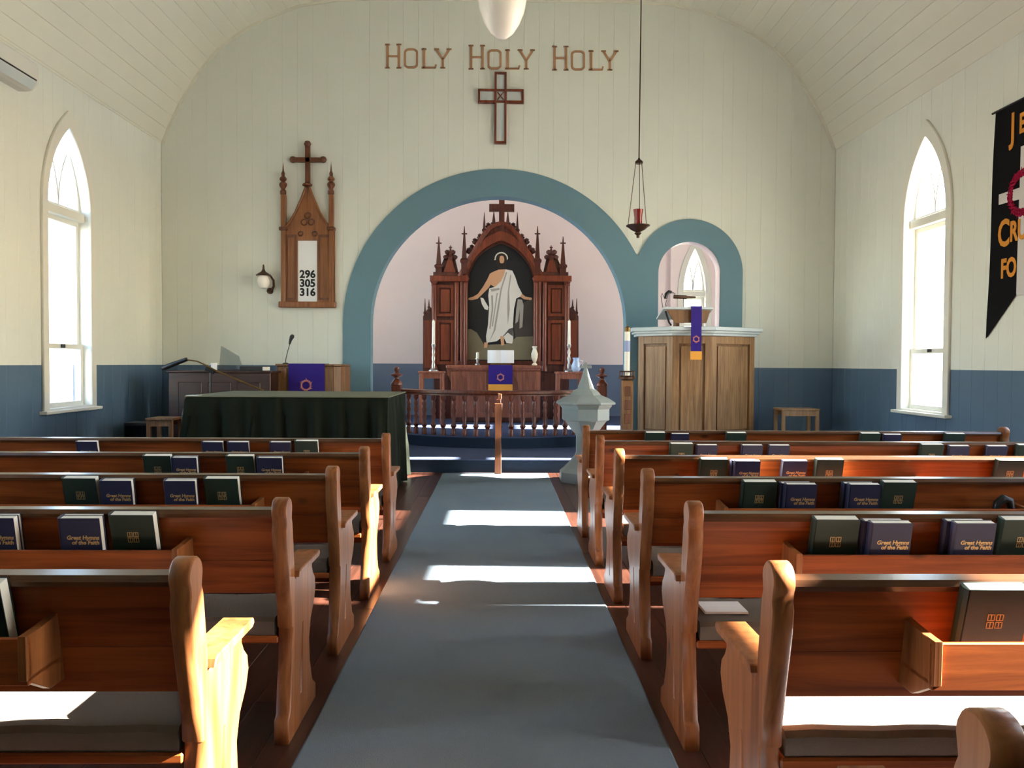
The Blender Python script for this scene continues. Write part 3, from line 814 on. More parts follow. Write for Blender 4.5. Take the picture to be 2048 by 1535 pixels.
plate('frame', [cr]+inn, YF-0.075, YF+0.004, M['reredos'], wc)
for r_ in inn:
    (xa, za), _, (xb, zbq), _ = r_
    obj('panel', bx(xa-0.003, xb+0.003, YF-0.05, YF-0.035, za-0.003, zbq+0.003), M['grey_white'], wc)
xm, zm = (x0+x1)/2, (ha+hb)/2
for s in (-1, 1):
    bm = NB(); tube(bm, [(xm-0.05, YF-0.06, zm-s*0.06), (xm+0.05, YF-0.06, zm+s*0.06)], 0.009, 6); obj('centre_bar', bm, M['reredos'], wc)

# ------------------------------------------------------------------ hymn board
def HB(px, py): p = at(px, py, YF); return (p.x, p.z)
a = at(617, 615, YF)
hb_ = thing('hymn_board', 'carved wooden hymn board with cross, pinnacles and posted numbers', 'sign', (a.x, YF, a.z))
def poly_px(lst): return [HB(*p) for p in lst]
body = poly_px([(566, 606), (670, 606), (670, 458), (652, 445), (640, 425), (628, 398), (620, 376), (613, 376), (605, 398), (593, 425), (581, 445), (566, 458)])
win = poly_px([(596, 604), (636, 604), (636, 481), (596, 481)])
plate('back_panel', [body, win], YF-0.05, YF+0.003, M['hymnboard'], hb_, bev=0.004)
plate('number_panel', [poly_px([(595, 605), (637, 605), (637, 480), (595, 480)])], YF-0.028, YF-0.010, M['white_page'], hb_)
# recessed looking frame mouldings
for (l, r_) in ((573, 594), (638, 663)):
    plate('panel_moulding', [poly_px([(l, 600), (r_, 600), (r_, 470), (l, 470)]), poly_px([(l+4, 596), (r_-4, 596), (r_-4, 475), (l+4, 475)])], YF-0.06, YF-0.046, M['hymnboard_dark'], hb_)
# gable ribs
for s in (-1, 1):
    c = 617
    bm = NB(); tube(bm, [Vector((HB(c+s*dx, py)[0], YF-0.06, HB(c+s*dx, py)[1])) for dx, py in ((47, 458), (36, 446), (24, 425), (12, 398), (3, 374))], 0.02, 6)
    obj('gable_rib', bm, M['hymnboard'], hb_, smooth=True)
# trefoil tracery
for dx, py, rr in ((0, 432, 6), (-7, 445, 6), (7, 445, 6), (-14, 468, 4.5), (14, 468, 4.5)):
    x, z = HB(617+dx, py); bm = NB()
    ring = arc(x, z, rr*k, 0, 2*PI, 14)
    tube(bm, [(q[0], YF-0.055, q[1]) for q in ring], 0.012, 5)
    obj('tracery_ring', bm, M['hymnboard_dark'], hb_)
# base moulding
x0, z0 = HB(560, 615); x1, z1 = HB(673, 604)
obj('base_moulding', bx(x0, x1, YF-0.10, YF+0.003, z0, z1, bev=0.01), M['hymnboard'], hb_)
for px in (569, 664):
    x, zb0 = HB(px, 606); zt0 = HB(px, 390)[1]
    q = obj('side_shaft', bx(x-0.036, x+0.036, YF-0.085, YF+0.003, zb0, zt0, bev=0.008), M['hymnboard'], hb_)
    obj('capital', bx(x-0.062, x+0.062, YF-0.10, YF+0.003, HB(px, 462)[1], HB(px, 455)[1], bev=0.008), M['hymnboard_dark'], hb_)
    zz = lambda py: HB(px, py)[1]
    pr = [(0.048, zz(390)), (0.05, zz(384)), (0.03, zz(380)), (0.062, zz(373)), (0.062, zz(369)), (0.028, zz(365)), (0.058, zz(361)), (0.055, zz(358)), (0.026, zz(354)), (0.03, zz(348)), (0.014, zz(344)), (0.0, zz(324))]
    obj('pinnacle', lz(pr, (x, YF-0.066, 0), 8), M['hymnboard_dark'], hb_)
# cross on top
x, zc0 = HB(617, 376)
zt = HB(617, 290)[1]
cr_ = obj('cross', bx(x-0.036, x+0.036, YF-0.08, YF-0.02, zc0, zt), M['hymnboard_dark'], hb_)
ca, cb_ = HB(588, 321), HB(648, 321)
obj('cross_arm', bx(ca[0], cb_[0], YF-0.08, YF-0.02, ca[1]-0.035, ca[1]+0.035), M['hymnboard_dark'], hb_)
for (xx, zz_) in (ca, cb_, (x, zt)):
    obj('cross_knob', lz([(0, -0.055), (0.04, -0.04), (0.058, 0), (0.04, 0.04), (0, 0.055)], (xx, YF-0.062, zz_), 10), M['hymnboard_dark'], hb_)
obj('finial_collar', lz([(0.03, 0), (0.08, 0.02), (0.08, 0.04), (0.03, 0.07)], (x, YF-0.083, HB(617, 376)[1]), 8), M['hymnboard_dark'], hb_)
for s_, py in (('296', 549), ('305', 567), ('316', 585)):
    me = text_mesh(s_, 0.168, 0.001, 0.006)
    x, z = HB(616, py); me.transform(Matrix.Translation(Vector((x, YF-0.030, z))-wl_of(hb_)) @ XZ)
    mesh_obj('number', me, M['black_ink'], hb_)

# wall lamp beside it
a = at(531, 560, YF)
sc = thing('wall_sconce', 'round white globe wall lamp on curved dark bracket', 'lamp', (a.x, YF, a.z))
gy = YF-0.16
gx, gz = at(527, 562, gy).x, at(527, 562, gy).z
obj('globe', lz([(0.0, -0.12), (0.06, -0.105), (0.09, -0.06), (0.10, 0.0), (0.085, 0.07), (0.06, 0.095)], (gx, gy, gz), 20), M['opal'], sc, smooth=True)
obj('cap', lz([(0.115, 0.085), (0.12, 0.095), (0.07, 0.13), (0.035, 0.15), (0.018, 0.19), (0.012, 0.25), (0.0, 0.27)], (gx, gy, gz), 16), M['bronze'], sc, smooth=True)
bm = NB(); tube(bm, [(gx+0.02, gy, gz+0.12), (gx+0.09, gy+0.04, gz+0.10), (gx+0.135, gy+0.08, gz+0.02), (gx+0.13, gy+0.11, gz-0.07), (gx+0.09, YF-0.03, gz-0.13), (gx+0.05, YF-0.01, gz-0.15)], [0.012, 0.015, 0.018, 0.02, 0.024, 0.03], 8)
obj('bracket', bm, M['bronze'], sc, smooth=True)
obj('wall_plate', lz([(0.05, 0), (0.05, 0.03)], (0, 0, 0), 14), M['bronze'], None)
wpl = bpy.context.scene.objects['wall_plate']
wpl.parent = sc; wpl.rotation_euler = (PI/2, 0, 0); wpl.location = Vector((gx+0.06, YF+0.003, gz-0.14))-wl_of(sc)

# ------------------------------------------------------------------ hanging sanctuary lamp
YL = 11.4
g = lambda px, py: at(px, py, YL)
c = g(1276, 455)
sn = thing('sanctuary_lamp', 'red glass sanctuary lamp hanging on chains before the arches', 'lamp', (c.x, YL, c.z))
top = g(1278, 320)
zc = cove_z(top.x)
obj('cord', tb([(top.x, YL, top.z), (top.x+0.012, YL, zc-0.0)], 0.009, 6), M['bronze'], sn)
obj('ceiling_hook', lz([(0.05, 0.0), (0.05, -0.02), (0.02, -0.05), (0, -0.06)], (top.x+0.012, YL, zc-0.004), 12), M['bronze'], sn)
obj('crown', lz([(0.055, -0.03), (0.055, 0.0), (0.02, 0.03), (0.012, 0.05)], (top.x, YL, top.z-0.02), 12), M['bronze'], sn)
zr = g(1276, 452).z
for i in range(3):
    a = 2*PI*i/3+0.5
    obj('chain', tb([(top.x+0.05*math.cos(a), YL+0.05*math.sin(a), top.z-0.04), (c.x+0.155*math.cos(a), YL+0.155*math.sin(a), zr)], 0.005, 5), M['bronze'], sn)
s1 = 1/FPX*YL
obj('bowl', lz([(0.0, -0.17), (0.02, -0.165), (0.022, -0.13), (0.05, -0.105), (0.05, -0.095), (0.03, -0.085), (0.10, -0.05), (0.14, -0.015), (0.17, 0.0), (0.17, 0.012), (0.06, 0.01), (0, 0.01)], (c.x, YL, zr), 20), M['bronze'], sn, smooth=True)
obj('glass_cup', lz([(0.05, 0.012), (0.058, 0.03), (0.056, 0.12), (0.066, 0.20), (0.07, 0.235), (0.064, 0.235), (0.05, 0.13), (0.05, 0.04)], (c.x, YL, zr), 16), M['ruby'], sn, smooth=True)

# pendant globe in the nave
YG = 6.0
c = at(1004, 78, YG)
pg = thing('pendant_light', 'white opal glass pendant globe hanging over the aisle', 'lamp', (c.x, YG, c.z))
obj('globe', lz([(0, 0), (0.035, 0.006), (0.085, 0.045), (0.13, 0.115), (0.165, 0.20), (0.182, 0.29), (0.176, 0.36), (0.14, 0.42), (0.09, 0.45), (0.07, 0.47)], (c.x, YG, c.z), 28), M['opal'], pg, smooth=True)
obj('fitter', lz([(0.075, 0.46), (0.085, 0.47), (0.085, 0.53), (0.05, 0.57), (0.015, 0.60)], (c.x, YG, c.z), 20), M['brass'], pg, smooth=True)
obj('rod', tb([(c.x, YG, c.z+0.59), (c.x, YG, cove_z(c.x)-0.02)], 0.010, 8), M['brass'], pg)
obj('ceiling_rose', lz([(0.012, -0.06), (0.06, -0.02), (0.075, 0.0)], (c.x, YG, cove_z(c.x)), 16), M['brass'], pg, smooth=True)

# ------------------------------------------------------------------ air conditioner on the left wall
e1 = ax(50, 200, XL+0.22)
ac = thing('air_conditioner', 'white split air conditioner high on the left wall', 'air conditioner', (XL, 8.7, 4.45))
bm = NB(); prism(bm, [(XL+0.002, 4.46), (XL+0.002, 4.78), (XL+0.19, 4.78), (XL+0.225, 4.74), (XL+0.225, 4.55), (XL+0.16, 4.475), (XL+0.10, 4.46)], 8.22, 9.12, 'Y', bev=0.008)
obj('housing', bm, M['plastic'], ac)
bm = NB(); prism(bm, [(XL+0.165, 4.474), (XL+0.226, 4.552), (XL+0.232, 4.548), (XL+0.172, 4.468)], 8.27, 9.07, 'Y'); obj('louver', bm, M['grey_white'], ac)
obj('outlet_slot', bx(XL+0.12, XL+0.2285, 8.27, 9.07, 4.56, 4.578), M['black'], ac)

# ------------------------------------------------------------------ banner on the right wall
XBN = XR-0.012
def BN(y, z): return (y, z)
by0, by1 = ax(1993, 215, XBN).y, ax(1993, 215, XBN).y-0.98
bmid = (by0+by1)/2
zt = ax(1995, 222, XBN).z; ztip = ax(1977, 676, XBN).z
bn = thing('banner', 'black swallowtail felt banner with gold letters and crown of thorns', 'banner', (XBN, bmid, ztip))
out = [(by0-0.0, zt)]
for i in range(1, 12):                       # slightly wavy far edge
    t_ = i/12; out.append((by0+0.10*t_+0.012*math.sin(t_*7), zt+(ztip-zt)*t_))
out += [(by0+0.10, ztip), (bmid, ztip+0.52), (by1-0.10, ztip), (by1, zt)]
plate('cloth', [out], XBN-0.006, XBN, M['banner'], bn, plane='YZ')
obj('hanging_rod', tb([(XBN-0.012, by0+0.05, zt-0.01), (XBN-0.012, by1-0.05, zt-0.01)], 0.012, 8), M['black'], bn)
xz = XBN-0.008
zc1 = ax(2046, 385, XBN).z
plate('cross', [[(bmid+0.075, zc1-1.05), (bmid-0.075, zc1-1.05), (bmid-0.06, zc1-0.06), (bmid-0.40, zc1-0.05), (bmid-0.40, zc1+0.06), (bmid-0.055, zc1+0.06), (bmid-0.05, zc1+0.48), (bmid+0.05, zc1+0.48), (bmid+0.055, zc1+0.06), (bmid+0.40, zc1+0.06), (bmid+0.40, zc1-0.05), (bmid+0.06, zc1-0.06)]], xz-0.003, xz, M['grey_felt'], bn, plane='YZ')
rg = NB()
for j in range(3):
    n_ = 48
    tube(rg, [(xz-0.004, bmid+(0.205+0.035*math.sin(9*2*PI*i/n_+j*2.1))*math.cos(2*PI*i/n_), zc1+(0.205+0.035*math.sin(9*2*PI*i/n_+j*2.1))*math.sin(2*PI*i/n_)) for i in range(n_+1)], 0.014, 5)
for i in range(14):
    a = 2*PI*i/14
    tube(rg, [(xz-0.004, bmid+0.19*math.cos(a), zc1+0.19*math.sin(a)), (xz-0.004, bmid+0.27*math.cos(a+0.12), zc1+0.27*math.sin(a+0.12))], [0.013, 0.003], 5)
obj('crown_of_thorns', rg, M['crimson'], bn)
def ban_text(s_, y_left, z, size):
    me = text_mesh(s_, size, 0.002, 0.010, align='LEFT')
    mt = Matrix(((0, 0, -1, 0), (-0.72, 0, 0, 0), (0, 1, 0, 0), (0, 0, 0, 1)))
    me.transform(Matrix.Translation(Vector((xz-0.006, y_left, z))-wl_of(bn)) @ mt)
    mesh_obj('lettering', me, M['orange'], bn)
def pw(px, py): p = ax(px, py, XBN); return p.y, p.z
y_, z_ = pw(2024, 258); ban_text('J', y_, z_, 0.40); ban_text('E', y_-0.14, z_+0.0, 0.28)
y_, z_ = pw(1998, 472); ban_text('C', y_, z_, 0.40); ban_text('RUC', y_-0.205, z_, 0.29)
y_, z_ = pw(2004, 540); ban_text('FO', y_, z_, 0.28)

# ------------------------------------------------------------------ communion rail
rl = thing('communion_rail', 'curved dark wooden communion rail with turned balusters', 'rail', (RC.x, RC.y-RR, ZP2))
def rp(a, r=RR): return (RC.x+r*math.sin(a), RC.y-r*math.cos(a))
AMAX = math.radians(54.0)
ZR = 1.045
def rail_strip(r0, r1, z0, z1, n=40, amax=AMAX):
    bm = NB(); q = []
    for i in range(n+1):
        a = -amax+2*amax*i/n
        (xa, ya), (xb, yb) = rp(a, r0), rp(a, r1)
        q.append([bm.verts.new(p) for p in ((xa, ya, z0), (xb, yb, z0), (xb, yb, z1-0.012), ((xa*0.35+xb*0.65), (ya*0.35+yb*0.65), z1), ((xa*0.65+xb*0.35), (ya*0.65+yb*0.35), z1), (xa, ya, z1-0.012))])
    for a, b in zip(q, q[1:]):
        for j in range(6): bm.faces.new((a[j], a[(j+1) % 6], b[(j+1) % 6], b[j]))
    bm.faces.new(q[0]); bm.faces.new(q[-1][::-1])
    return bm
obj('top_rail', rail_strip(RR-0.07, RR+0.07, ZR-0.05, ZR), M['rail'], rl)
obj('under_rail', rail_strip(RR-0.03, RR+0.03, ZR-0.085, ZR-0.05), M['rail'], rl)
hB = ZR-0.085-ZP2
bprof = [(0.040, 0), (0.040, 0.09), (0.026, 0.11), (0.046, 0.15), (0.024, 0.20), (0.038, 0.27), (0.022, 0.32), (0.040, 0.38), (0.023, 0.43), (0.038, 0.48), (0.022, 0.53), (0.040, 0.56), (0.040, hB)]
bal_me = None
ns = 10; da = AMAX/10.4
for i in range(-ns, ns+1):
    x, y = rp(i*da)
    if bal_me is None:
        o = obj('baluster', lz(bprof, (0, 0, 0), 10), M['rail'], rl, smooth=True, shift=False); bal_me = o.data
    else: o = bpy.data.objects.new('baluster', bal_me); link(o, rl)
    o.location = Vector((x, y, ZP2))-wl_of(rl)
for s in (-1, 1):
    x, y = rp(s*math.radians(56.5)); y = min(y, YW-0.09)
    p = obj('newel_post', bx(x-0.075, x+0.075, y-0.075, y+0.075, ZP2, ZR+0.06, bev=0.01), M['rail'], rl)
    obj('finial', lz([(0.095, ZR+0.06), (0.095, ZR+0.085), (0.06, ZR+0.13), (0.035, ZR+0.16), (0.035, ZR+0.175), (0.095, ZR+0.21), (0.098, ZR+0.225), (0.04, ZR+0.25), (0.03, ZR+0.27), (0.045, ZR+0.30), (0.04, ZR+0.335), (0.0, ZR+0.36)], (x, y, 0), 12), M['rail'], rl, smooth=True)
# wooden post before the steps
a = at(996, 946, 10.45)
ps = thing('wooden_post', 'slim brown wooden post standing before the altar steps', 'post', (a.x, 10.45, 0))
zt = at(1000, 806, 10.45).z
obj('shaft', pz([(a.x-0.045, 0.009), (a.x+0.045, 0.009), (a.x+0.036, 0.55), (a.x+0.048, zt-0.09), (a.x+0.052, zt), (a.x-0.048, zt), (a.x-0.046, zt-0.09), (a.x-0.040, 0.55)], 10.42, 10.48, 'Y', bev=0.006), M['hymnboard_dark'], ps)
obj('neck', bx(a.x-0.030, a.x+0.034, 10.425, 10.475, zt, zt+0.055, bev=0.006), M['reredos_dark'], ps)
obj('cap', pz([(a.x-0.014, zt+0.055), (a.x+0.042, zt+0.055), (a.x+0.046, zt+0.12), (a.x-0.004, zt+0.13)], 10.43, 10.47, 'Y', bev=0.005), M['hymnboard_dark'], ps)

# ------------------------------------------------------------------ altar
YA = 15.0
def al(px, py, Y=YA): return at(px, py, Y)
xa0, xa1 = al(892, 735).x, al(1082, 735).x
zt = al(985, 730).z
at_ = thing('altar', 'brown wooden altar table with panelled front', 'altar', ((xa0+xa1)/2, YA, ZP2))
obj('mensa', bx(xa0, xa1, YA-0.06, YA+0.66, zt-0.06, zt, bev=0.012), M['altar'], at_)
fx0, fx1 = xa0+0.14, xa1-0.05
obj('body', bx(fx0+0.03, fx1-0.03, YA+0.03, YA+0.6, ZP2, zt-0.06), M['altar'], at_)
obj('plinth', bx(fx0-0.01, fx1+0.01, YA-0.015, YA+0.62, ZP2, ZP2+0.09, bev=0.008), M['reredos_dark'], at_)
obj('cornice', pz([(YA-0.05, zt-0.06), (YA-0.045, zt-0.08), (YA-0.0, zt-0.12), (YA+0.05, zt-0.12), (YA+0.05, zt-0.06)], fx0-0.03, fx1+0.03, 'X'), M['altar'], at_)
n = 5; wd = (fx1-fx0)/n
for i in range(n+1):
    x = fx0+wd*i
    obj('stile', bx(x-0.045, x+0.045, YA, YA+0.04, ZP2+0.09, zt-0.12, bev=0.006), M['altar'], at_)
for i in range(n):
    x = fx0+wd*(i+0.5); w2 = wd/2-0.045
    z0, z1 = ZP2+0.30, zt-0.34
    plate('arched_panel', [rect(x-w2-0.003, x+w2+0.003, ZP2+0.09, zt-0.12), gothic(w2-0.02, 0.16, ZP2+0.18, zt-0.36, 8, cx=x)], YA+0.004, YA+0.034, M['altar'], at_)
for s, x in ((-1, xa0), (1, xa1)):
    bm = NB(); prism(bm, [(x, zt-0.06), (x-s*0.0-s*0.02, zt-0.18), (x-s*0.10, zt-0.34), (x-s*0.14, zt-0.40), (x-s*0.16, zt-0.06)], YA+0.1, YA+0.16, 'Y')
    obj('side_bracket', bm, M['altar'], at_)
# altar hanging
x0, x1 = al(977, 740).x, al(1025, 740).x
zb1, zg = al(1000, 781).z, al(1000, 768).z
fr = thing('altar_cloth', 'violet altar hanging with gold fringe over the altar front', 'altar cloth', ((x0+x1)/2, YA-0.07, zt))
bm = NB(); prism(bm, [(YA+0.3, zt+0.001), (YA+0.3, zt+0.006), (YA-0.07, zt+0.006), (YA-0.076, zt-0.004), (YA-0.076, zg), (YA-0.070, zg), (YA-0.068, zt+0.001)], x0, x1, 'X'); obj('cloth', bm, M['violet'], fr)
obj('gold_band', bx(x0-0.002, x1+0.002, YA-0.078, YA-0.069, zb1, zg), M['gold_cloth'], fr)
def thorn_ring(bm, c, r, ry=None, tr_=0.008, y=0.0):
    ry = ry or r
    for j in range(2):
        tube(bm, [(c.x+(r+0.12*r*math.sin(6*2*PI*i/30+j*PI))*math.cos(2*PI*i/30), y, c.z+(ry+0.12*r*math.sin(6*2*PI*i/30+j*PI))*math.sin(2*PI*i/30)) for i in range(31)], tr_, 5)
    for i in range(6):
        a = 2*PI*i/6+0.3
        tube(bm, [(c.x+r*math.cos(a), y, c.z+ry*math.sin(a)), (c.x+1.5*r*math.cos(a+0.25), y, c.z+1.5*ry*math.sin(a+0.25))], [tr_, tr_*0.3], 5)
bm = NB(); thorn_ring(bm, al(1001, 754), 0.055, None, 0.009, YA-0.079); obj('emblem', bm, M['pink_thread'], fr)
# open book on a stand
a = al(1001, 728, YA+0.16)
bkst = thing('open_book', 'large open white book on a stand on the altar', 'book', (a.x, YA+0.16, zt))
bx0, bx1 = al(975, 715, YA+0.16).x, al(1028, 715, YA+0.16).x; zb0 = zt+0.012; ztp = al(1000, 700, YA+0.2).z
obj('stand', pz([(YA+0.13, zb0-0.006), (YA+0.135, zb0+0.03), (YA+0.17, zb0+0.03), (YA+0.235, ztp-0.03), (YA+0.25, ztp-0.03), (YA+0.30, zb0-0.006)], bx0+0.06, bx1-0.06, 'X'), M['brass'], bkst)
xm = (bx0+bx1)/2
for s in (-1, 1):
    xe = bx0 if s < 0 else bx1
    bm = NB(); q = []
    for i in range(7):
        t_ = i/6; x = xm+(xe-xm)*t_; bl = 0.028*math.sin(PI*min(1, t_*1.15))*(1-t_*0.5)+0.004
        q.append([bm.verts.new(p) for p in ((x, YA+0.125-bl, zb0+0.03), (x, YA+0.195-bl, ztp), (x, YA+0.205, ztp), (x, YA+0.137, zb0+0.03))])
    for u, v in zip(q, q[1:]):
        for j in range(4): bm.faces.new((u[j], u[(j+1) % 4], v[(j+1) % 4], v[j]))
    bm.faces.new(q[0]); bm.faces.new(q[-1][::-1])
    obj('page_block', bm, M['white_page'], bkst)
# two small white vessels on the altar
for px, w_, top_, lab in ((955, 5, 703, 'slim white candle holder on the altar, beside the open book'), (1069, 7, 692, 'white figurine vase on the altar at the end away from the font... ')):
    c = al(px, 728, YA+0.3); hgt = al(px, top_, YA+0.3).z-zt; r = w_*0.0095
    t = thing('altar_vase' if px > 1000 else 'candle_holder', lab if px < 1000 else 'taller white altar vase with two handles near the right end', 'vase' if px > 1000 else 'candle holder', (c.x, YA+0.3, zt))
    if px > 1000:
        obj('vessel', lz([(r*0.75, 0.001), (r*0.8, 0.02), (r*0.35, 0.05), (r*0.9, hgt*0.4), (r*1.0, hgt*0.6), (r*0.5, hgt*0.85), (r*0.8, hgt)], (c.x, YA+0.3, zt), 16), M['candle'], t, smooth=True)
        for s in (-1, 1): obj('handle', tb([(c.x+s*r*0.9, YA+0.3, zt+hgt*0.5), (c.x+s*r*1.5, YA+0.3, zt+hgt*0.68), (c.x+s*r*1.3, YA+0.3, zt+hgt*0.84), (c.x+s*r*0.6, YA+0.3, zt+hgt*0.86)], 0.008, 6), M['brass'], t, smooth=True)
    else:
        obj('base', lz([(r, 0.001), (r, 0.02), (r*0.4, 0.05), (r*0.5, hgt*0.42), (r*0.95, hgt*0.45), (r*0.95, hgt*0.5)], (c.x, YA+0.3, zt), 14), M['steel'], t, smooth=True)
        obj('candle', lz([(r*0.6, hgt*0.5), (r*0.6, hgt*0.94), (r*0.1, hgt*0.96), (0, hgt)], (c.x, YA+0.3, zt), 12), M['candle'], t, smooth=True)

# ------------------------------------------------------------------ reredos
YRR = 15.95
def RP(px, py, Y=YRR): p = at(px, py, Y); return (p.x, p.z)
cx = 1001.5
def sym(lst): return [RP(cx+dx, py) for dx, py in lst]+[RP(cx-dx, py) for dx, py in lst[::-1]]
rr_ = thing('reredos', 'tall carved Gothic wooden altarpiece with pinnacles framing a painting', 'altarpiece', (RP(cx, 700)[0], YRR, ZP2))
zf = ZP2
m1, m2 = M['reredos'], M['reredos_dark']
def rplate(name, loops, d0, d1, m, bev=0.0, parent=rr_): return plate(name, loops, YRR+d0, YRR+d1, m, parent, bev=bev)
def rrect(p0, p1, q0, q1):
    (xa, za), (xb, zb) = RP(p0, q1), RP(p1, q0); return rect(xa, xb, za, zb)
# centre frame with pointed opening
xo, _ = RP(cx+67, 600); xcn = RP(cx, 600)[0]; wO = xo-xcn
zO0, zOs, zOt = RP(cx, 722)[1], RP(cx, 570)[1], RP(cx, 484)[1]
opening = gothic(wO, zOt-zOs, zO0, zOs, 16, cx=xcn)
cf = sym([(86, 735), (86, 560), (70, 530), (50, 497), (34, 470), (22, 456), (10, 449), (0.5, 447)])
rplate('centre_frame', [cf, opening], 0.02, 0.10, m1, 0.004)
# raised arch moulding
rplate('arch_moulding', [gothic(wO+0.10, zOt-zOs+0.22, zO0, zOs, 16, cx=xcn), gothic(wO+0.012, zOt-zOs+0.03, zO0-0.001, zOs, 16, cx=xcn)], -0.04, 0.02, m1, 0.012)
rplate('inner_moulding', [gothic(wO+0.02, zOt-zOs+0.04, zO0, zOs, 16, cx=xcn), gothic(wO-0.015, zOt-zOs-0.03, zO0-0.001, zOs, 16, cx=xcn)], 0.02, 0.06, m2)
rplate('predella', [rrect(cx-86, cx+86, 722, 760)], -0.05, 0.12, m2, 0.004)
# base down to the floor
obj('base', bx(RP(868, 700)[0], RP(1138, 700)[0], YRR-0.02, YRR+0.16, zf, RP(cx, 745)[1]), m2, rr_)
# side bays
for s in (-1, 1):
    P = lambda dx: cx+s*dx
    bay = [RP(P(86), 745), RP(P(134), 745), RP(P(134), 560), RP(P(126), 545), RP(P(112), 512), RP(P(101), 498), RP(P(92), 514), RP(P(86), 540)]
    rplate('side_bay', [bay], 0.03, 0.12, m2)
    for q0, q1 in ((570, 632), (640, 728)):
        a, b = sorted((P(94), P(128)))
        rplate('bay_panel', [rrect(a, b, q0, q1), rrect(a+5, b-5, q0+5, q1-5)], -0.01, 0.03, m1, 0.004)
        rplate('bay_field', [rrect(a+8, b-8, q0+9, q1-9)], 0.0, 0.032, m1, 0.008)
    # clustered shafts
    for dx, top_, r in ((70, 556, 0.045), (78, 556, 0.032), (88, 556, 0.045), (133, 560, 0.05)):
        x, zt_ = RP(P(dx), top_); zb_ = RP(P(dx), 742)[1]
        obj('shaft', lz([(r*1.5, zb_), (r*1.5, zb_+0.08), (r, zb_+0.12), (r, zt_-0.12), (r*1.2, zt_-0.1), (r, zt_-0.08), (r*1.6, zt_-0.02), (r*1.6, zt_)], (x, YRR-0.02, 0), 10), m1, rr_, smooth=True)
    a, b = sorted((P(66), P(140)))
    rplate('cornice', [rrect(a, b, 553, 562)], -0.10, 0.12, m1, 0.01)
    rplate('cornice_band', [rrect(min(P(84), P(134)), max(P(84), P(134)), 545, 553)], -0.05, 0.12, m2, 0.008)
    # gable over the side bay with crockets
    rplate('side_gable', [[RP(P(91), 545), RP(P(114), 545), RP(P(101), 508)]], -0.04, 0.03, m1, 0.006)
    for dx, py in ((92, 515), (110, 515), (96, 505), (107, 505)):
        x, z = RP(P(dx), py); obj('crocket', lz([(0, -0.05), (0.045, -0.02), (0.06, 0.02), (0.03, 0.05), (0, 0.06)], (x, YRR-0.0, z), 7), m2, rr_)
    # crockets up the main gable
    for dx, py in ((64, 506), (52, 487), (44, 488), (58, 500), (42, 478), (25, 456)):
        x, z = RP(P(dx), py-4); obj('crocket', lz([(0, -0.06), (0.05, -0.03), (0.062, 0.0), (0.035, 0.03), (0.05, 0.05), (0, 0.08)], (x, YRR+0.03, z), 7), m2, rr_)
    obj('gable_rib', tb([Vector((RP(P(dx), py)[0], YRR-0.02, RP(P(dx), py)[1])) for dx, py in ((84, 556), (70, 530), (50, 497), (34, 470), (22, 456), (10, 449), (0, 447))], 0.05, 7), m1, rr_, smooth=True)
    # pinnacles: (offset, base, tip, half width px)
    for dx, b_, t_, hw_, cr__ in ((124, 555, 473, 7, 1), (100.5, 520, 490, 5, 1), (73, 548, 452, 7, 1), (33, 474, 424, 4, 0), (14, 456, 422, 5, 0)):
        x, zb_ = RP(P(dx), b_); zt_ = RP(P(dx), t_)[1]; h_ = zt_-zb_; r = hw_*0.01*1.2
        obj('pinnacle', lz([(r, zb_), (r, zb_+h_*0.22), (r*1.35, zb_+h_*0.25), (r*1.35, zb_+h_*0.29), (r*0.8, zb_+h_*0.33), (r*0.28, zb_+h_*0.85), (r*0.1, zb_+h_)], (x, YRR-0.01, 0), 4, PI/4), m2, rr_)
        if cr__:
            zz = zb_+h_*0.84; w_ = 0.055 if dx != 100.5 else 0.03
            obj('pinnacle_cross', bx(x-w_, x+w_, YRR-0.02, YRR, zz-0.012, zz+0.012), m2, rr_)
    # outer wing
    wing = [RP(P(136), 745), RP(P(156), 745), RP(P(156), 632), RP(P(150), 622), RP(P(143), 612), RP(P(136), 618)]
    rplate('wing', [wing], 0.05, 0.12, m2)
    rplate('wing_panel', [rrect(min(P(139), P(153)), max(P(139), P(153)), 640, 735)], 0.03, 0.055, m1, 0.006)
    for dx, b_, t_ in ((152, 640, 596), (144, 622, 598)):
        x, zb_ = RP(P(dx), b_); zt_ = RP(P(dx), t_)[1]; h_ = zt_-zb_; r = 0.032
        obj('pinnacle', lz([(r, zb_), (r, zb_+h_*0.3), (r*1.4, zb_+h_*0.33), (r*0.8, zb_+h_*0.42), (0.006, zb_+h_)], (x, YRR+0.05, 0), 4, PI/4), m2, rr_)
# crowning cross
x = RP(1004, 430)[0]; zc_ = [RP(1004, q)[1] for q in (462, 398, 423, 409)]
xh = (RP(979, 415)[0], RP(1028, 415)[0])
xq = (RP(998.5, 415)[0], RP(1008.5, 415)[0])
rplate('crowning_cross', [[(xq[0], zc_[0]), (xq[1], zc_[0]), (xq[1], zc_[2]), (xh[1], zc_[2]), (xh[1], zc_[3]), (xq[1], zc_[3]), (xq[1], zc_[1]), (xq[0], zc_[1]), (xq[0], zc_[3]), (xh[0], zc_[3]), (xh[0], zc_[2]), (xq[0], zc_[2])]], -0.05, 0.03, m2, 0.006)

